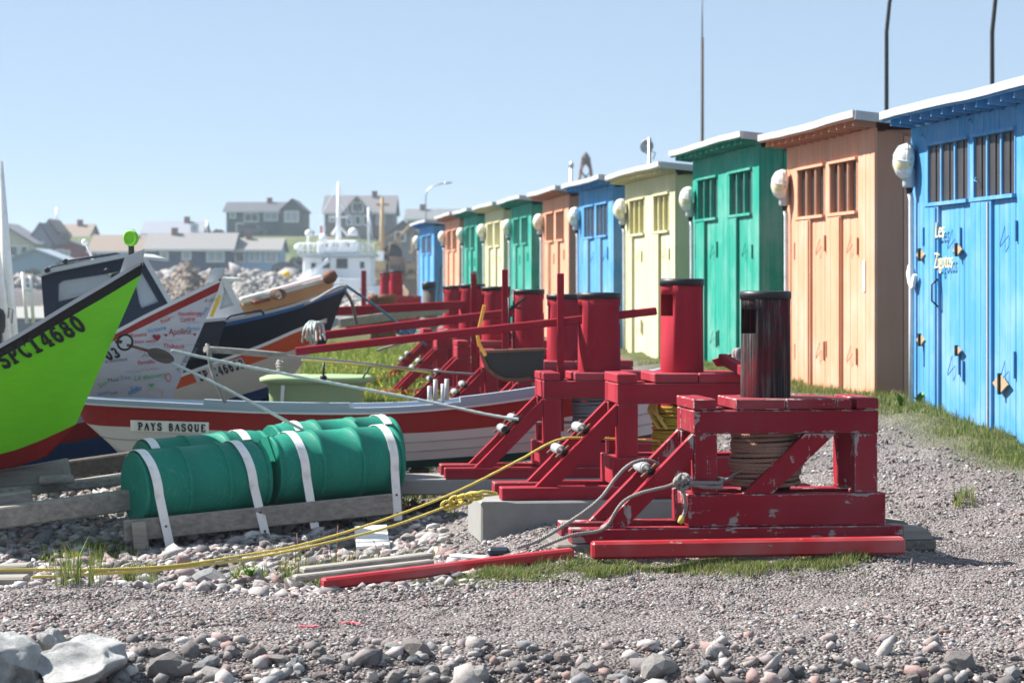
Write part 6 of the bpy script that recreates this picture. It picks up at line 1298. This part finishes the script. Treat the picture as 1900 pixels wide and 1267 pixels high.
house('central front gable of the large brown house', 634, 690, 442, 398, 366, 363.5, ('taupe', (.20, .175, .165, 1)), ('taupe_trim', (.33, .31, .30, 1)), [(655, 662, 378, 392), (665, 672, 378, 392), (645, 652, 402, 416), (660, 668, 402, 416), (676, 683, 402, 416)], 'front', 4, ox=2)
house('grey house with a brown edged gable, left of the farthest blue hut', 704, 792, 480, 446, 412, 300, ('shingle_grey', (.20, .205, .22, 1)), ('umber_roof', (.22, .16, .135, 1)), [(735, 750, 432, 446)], 'front', 10)
house('pale teal house with a flat grey roof behind the farthest huts', 756, 850, 430, 407, 389, 352, ('pale_teal', (.28, .36, .40, 1)), ('grey_flat', (.14, .15, .16, 1)), [])
# cars and bushes by the hill house
def far_bush(px, py, wpx, d, lab):
    p = W(px, py, d); p.z = Gz(p.x, p.y); s = wpx / F * d / 2; N = 260; u = RNG.normal(0, 1, (N, 3)); u /= np.linalg.norm(u, axis=1)[:, None]; r = RNG.uniform(.5, 1.05, N)[:, None]; pts = u * r * np.array([s, s * .8, s * .7]) + np.array([p.x, p.y, p.z + s * .45])
    root = empty('bush', p, lab, 'bush', 'bushes on the far shore'); n2 = 8
    b = MB()
    for q in pts:
        a = Vector(RNG.normal(0, 1, 3)).normalized(); c = a.orthogonal().normalized() * s * .22; e_ = a.cross(c); q = Vector(q); b.add([q - c, q + e_ * .7, q + c, q - e_ * .7], [(0, 1, 2, 3)])
    b.build('foliage', [M.setdefault('bush', plain('bush_leaf', (.045, .075, .03, 1), .8, .45, .6, bump=0))], root)
    b = MB(); b.tube([p - Z * .2, p + Z * s * .6], s * .06, 6); b.build('stem', [M['dark_wood']], root)
for q in ((440, 428, 26, 360, 'round bush before the left half of the large dark house'), (484, 436, 40, 350, 'wide low bush before the large dark house'), (405, 432, 22, 370, 'bush left of the large dark house on the hill'), (572, 432, 22, 370, 'bush right of the gabled wing on the hill'), (590, 452, 46, 340, 'bushes on the green slope left of the ship'), (128, 500, 60, 305, 'green bush between the pale blue house and the wheelhouse'), (555, 470, 44, 318, 'scrub on the slope right of the low pale blue house'), (60, 512, 40, 300, 'green bush below the pale blue house'), (380, 430, 24, 372, 'small bush above the long dark blue house'), (530, 492, 40, 300, 'scrub at the foot of the green slope')): far_bush(*q)
def far_car(px, py, d, col, lab):
    p = W(px, py, d); p.z = max(p.z, Gz(p.x, p.y)); root = empty('parked_car', p, lab, 'car', 'cars parked on the far shore'); m = hm('car_' + lab[:12], col, .3)
    b = MB(); b.prism([p + Vector((x, 0, z)) for x, z in ((-2.1, .3), (2.1, .3), (2.15, .8), (1.2, .95), (.6, 1.45), (-1.3, 1.45), (-2.0, .95))], (0, 1.7, 0)); b.build('body', [m], root)
    b = MB(); b.prism([p + Vector((x, -.02, z)) for x, z in ((1.0, .95), (.5, 1.36), (-1.2, 1.36), (-1.7, .95))], (0, .03, 0)); b.build('side_window', [M['glass']], root)
    for x in (-1.3, 1.35):
        b = MB(); b.lathe(p + Vector((x, -.05, .32)), (0, 1, 0), [(.1, 0), (.32, .02), (.32, .2)], 12); b.build('wheel', [M['rubber']], root)
far_car(466, 436, 345, (.10, .11, .13, 1), 'dark car parked before the large dark house'); far_car(535, 508, 290, (.12, .13, .15, 1), 'dark grey car parked right of the low pale blue house'); far_car(590, 506, 285, (.25, .26, .28, 1), 'grey car parked left of the white ship')
# power poles
for px, y0, y1, d, lb in ((105, 385, 430, 380, 'thin far mast above the beige house'), (384, 410, 440, 350, 'far thin pole right of the grey house'), (628, 340, 366, 364, 'thin aerial on the ridge of the large brown house')):
    p = W(px, y1 + 25, d); b = MB(); b.tube([p, W(px, y0, d)], .12, 6); tag(b.build('pole', [M['steel']], loc=p), lb, 'pole')
# breakwater heaps of rock and net
def heap(x0, x1, yt, yb, d, n_, sz, lab, cl, cat='rock heap'):
    px = RNG.uniform(x0, x1, n_); t = (px - x0) / (x1 - x0); hgt = np.sin(np.clip(t, .02, .98) * math.pi) ** .6 * (1 + .2 * np.sin(t * 17)); dep = RNG.uniform(0, 1, n_); dd = d + (dep - .5) * 9
    zb = EYE - (yb - HY) / F * d; zt = EYE - (yt - HY) / F * d; z = zb + (zt - zb) * hgt * (1 - np.abs(dep - .5) * 1.6).clip(0) * RNG.uniform(.75, 1, n_)
    scatter('rock_heap', (px - CX) / F * dd, dd, sz * RNG.gamma(4, .25, n_), np.clip(np.array(cl) * RNG.uniform(.6, 1.35, (n_, 1)), 0, .8), zoff=z - .3, label=lab, cat=cat, flat=.8)
heap(280, 420, 488, 560, 150, 6000, .09, 'brown heap of stones and nets before the long blue house', (.25, .21, .18)); heap(380, 540, 508, 560, 140, 6000, .085, 'pale heap of stones left of the white ship', (.34, .325, .305)); heap(500, 720, 522, 570, 120, 5000, .085, 'low pale heap of stones before the white ship', (.36, .35, .34))
heap(60, 260, 548, 600, 170, 2500, .22, 'brown rocks of the breakwater seen through the wheelhouse windows', (.30, .24, .21)); heap(-60, 70, 566, 590, 180, 1200, .2, 'reddish rocks of the breakwater behind the white mast', (.26, .18, .16)); heap(-80, 900, 505, 530, 262, 3500, .35, 'shoreline rocks below the far houses', (.27, .25, .24))
heap(690, 800, 558, 592, 95, 1500, .12, 'grey stones near the water beside the farthest blue hut', (.36, .36, .37))
b = MB(); b.lathe(W(531, 508, 150), Z, [(.1, -.2), (.26, -.12), (.3, .05), (.1, .18)], 12); tag(b.build('buoy', [M['yellow']]), 'yellow buoy lying on the pale heap of stones', 'buoy')
# jetty for the heaps to stand on
b = MB(); b.box((-14, 155, -1.6), 42, 90, 3.4); b.build('quay', [M['concrete']]); tag(bpy.data.objects['quay'], kind='structure')
# --- white ship
root = empty('trawler', W(628, 560, 190), 'white trawler with a tall mast and railed upper deck, moored in the harbour', 'ship', 'ships moored in the harbour'); D0 = 190; WH = hm('ship_white', (.76, .78, .80, 1), .5); GYs = hm('ship_grey', (.45, .50, .56, 1), .6)
def sbox(name, x0, x1, y0, y1, d0, d1, mat, par=None, ch=.0):
    p0, p1 = W(x0, y1, d0), W(x1, y0, d0); b = MB(); b.box(((p0.x + p1.x) / 2, (d0 + d1) / 2, (p0.z + p1.z) / 2), p1.x - p0.x, d1 - d0, p1.z - p0.z, ch); return b.build(name, [mat], par or root)
hp = [(548, 548), (562, 530), (690, 530), (700, 548), (690, 592), (566, 592)]
b = MB(); b.prism([W(x, y, D0 - 3) for x, y in hp], (0, 16, 0)); b.build('hull', [WH], root)
sbox('wheelhouse', 562, 688, 476, 532, D0, D0 + 6, WH, None, .1); sbox('deck_edge', 553, 694, 470.5, 475.5, D0 - .8, D0 + 6.6, GYs); sbox('upper_house', 588, 662, 446, 470, D0 + 1, D0 + 5, WH, None, .1)
for x0, x1, y0, y1 in ((598, 612, 480, 498), (624, 645, 480, 498), (668, 676, 486, 498), (577, 586, 488, 498)): sbox('window', x0, x1, y0, y1, D0 - .06, D0 + .1, M['glass'])
for x in (600, 618, 640): sbox('window', x, x + 8, 450, 459, D0 + .94, D0 + 1.1, M['glass'])
b = MB()
for y in (458, 452, 464): b.tube([W(553, y, D0 - .6), W(694, y, D0 - .6)], .05, 5)
for x in range(553, 696, 10): b.tube([W(x, 471, D0 - .6), W(x, 452, D0 - .6)], .05, 5)
for y in (516, 510): b.tube([W(548, y + 8, D0 - 2.8), W(700, y + 8, D0 - 2.8)], .05, 5)
b.build('railing', [WH], root)
b = MB(); b.tube([W(628, 470, D0 + 2), W(628, 338, D0 + 2)], .2, 8, rs=[.26, .08]); b.bar(W(612, 403, D0 + 2), W(646, 403, D0 + 2), .12, .14); b.tube([W(616, 436, D0 + 2), W(628, 418, D0 + 2), W(646, 438, D0 + 2)], .14, 6); b.tube([W(684, 470, D0 + 1), W(684, 385, D0 + 1)], .1, 6); b.tube([W(572, 470, D0 + 1), W(572, 430, D0 + 1)], .09, 6); b.tube([W(556, 520, D0 - 1), W(610, 482, D0 - 1)], .2, 6); b.build('mast', [WH], root)
for q in ((573, 432, .28), (655, 430, .35), (600, 440, .3), (552, 458, .25)): b = MB(); b.lathe(W(q[0], q[1], D0), Z, [(q[2], -q[2]), (q[2] * 1.1, 0), (q[2] * .8, q[2] * .6), (.05, q[2] * .9)], 10); b.build('radar_dome', [WH], root)
sbox('locker', 640, 668, 520, 548, D0 - 3.6, D0 - 3.1, WH); sbox('winch_housing', 590, 630, 512, 530, D0 - 2.4, D0 - .4, GYs)
b = MB(); b.add([W(594, 420, D0 + 2), W(603, 418, D0 + 2), W(603, 431, D0 + 2), W(594, 433, D0 + 2)], [(0, 1, 2, 3)]); b.build('flag', [M['red_print']], root); b = MB(); b.add([W(598, 419, D0 + 1.97), W(603, 418, D0 + 1.97), W(603, 431, D0 + 1.97), W(598, 432, D0 + 1.97)], [(0, 1, 2, 3)]); b.build('flag_stripe', [WH], root)
b = MB()
for a, c in (((628, 342), (700, 545)), ((628, 342), (556, 470)), ((628, 372), (684, 470)), ((684, 386), (694, 470))): b.tube([W(a[0], a[1], D0 + 2), W(c[0], c[1], D0 + 1)], .03, 4)
b.build('rigging', [GYs], root)
# --- rusty ship beside it
root = empty('trawler', W(735, 560, 205), 'rusty brown trawler with a yellowish mast, right of the white ship', 'ship', 'ships moored in the harbour'); D1 = 205; RU = hm('ship_rust', (.24, .16, .11, 1), .9); OC = hm('ship_ochre', (.38, .27, .15, 1), .8)
b = MB(); b.prism([W(x, y, D1) for x, y in ((688, 520), (792, 515), (800, 592), (692, 592))], (0, 10, 0)); b.build('hull', [RU], root)
for x0, x1, y0, y1, mt in ((694, 716, 484, 520, OC), (722, 748, 476, 520, RU), (752, 772, 490, 518, OC), (700, 712, 466, 484, WH), (726, 740, 492, 506, hm('ship_dark', (.06, .05, .05, 1))), (756, 766, 500, 508, hm('ship_dark', (.06, .05, .05, 1)))): sbox('deck_house', x0, x1, y0, y1, D1 - (1 if x0 in (726, 756) else .5), D1 + 4, mt, root)
b = MB(); b.tube([W(709, 500, D1), W(709, 366, D1)], .22, 8, rs=[.3, .14]); b.bar(W(698, 380, D1), W(722, 380, D1), .15, .2); b.tube([W(712, 470, D1), W(760, 420, D1)], .14, 6); b.tube([W(740, 500, D1), W(742, 440, D1)], .12, 6); b.tube([W(765, 515, D1), W(766, 430, D1)], .1, 6); b.tube([W(676, 462, D1), W(740, 430, D1)], .08, 6); b.build('mast', [OC], root)
b = MB(); b.lathe(W(729, 470, D1), (0, -1, 0), [(.3, -.4), (.75, -.2), (.8, .2), (.4, .4)], 14); b.build('net_drum', [M['black']], root)
b = MB()
for i in range(26): x = random.uniform(690, 785); y = random.uniform(470, 520); b.tube([W(x, y, D1 - .6), W(x + random.uniform(-14, 14), y + random.uniform(-26, 10), D1 - .6)], .07, 4)
b.build('rigging', [RU], root)
# ------------------------------------------------------------------ sea haze
hz = bpy.data.materials.new('sea_haze'); hz.use_nodes = True; hn = hz.node_tree; hn.nodes.remove(hn.nodes['Principled BSDF'])
pv_ = hn.nodes.new('ShaderNodeVolumePrincipled'); pv_.inputs['Color'].default_value = (.74, .86, 1, 1); pv_.inputs['Density'].default_value = .0004; pv_.inputs['Anisotropy'].default_value = .2
hn.links.new(pv_.outputs[0], hn.nodes['Material Output'].inputs['Volume'])
b = MB(); b.box((0, 1600, 10), 3600, 3900, 33); hb = b.build('haze', [hz]); tag(hb, 'thin pale sea haze over the harbour', 'haze', kind='stuff')
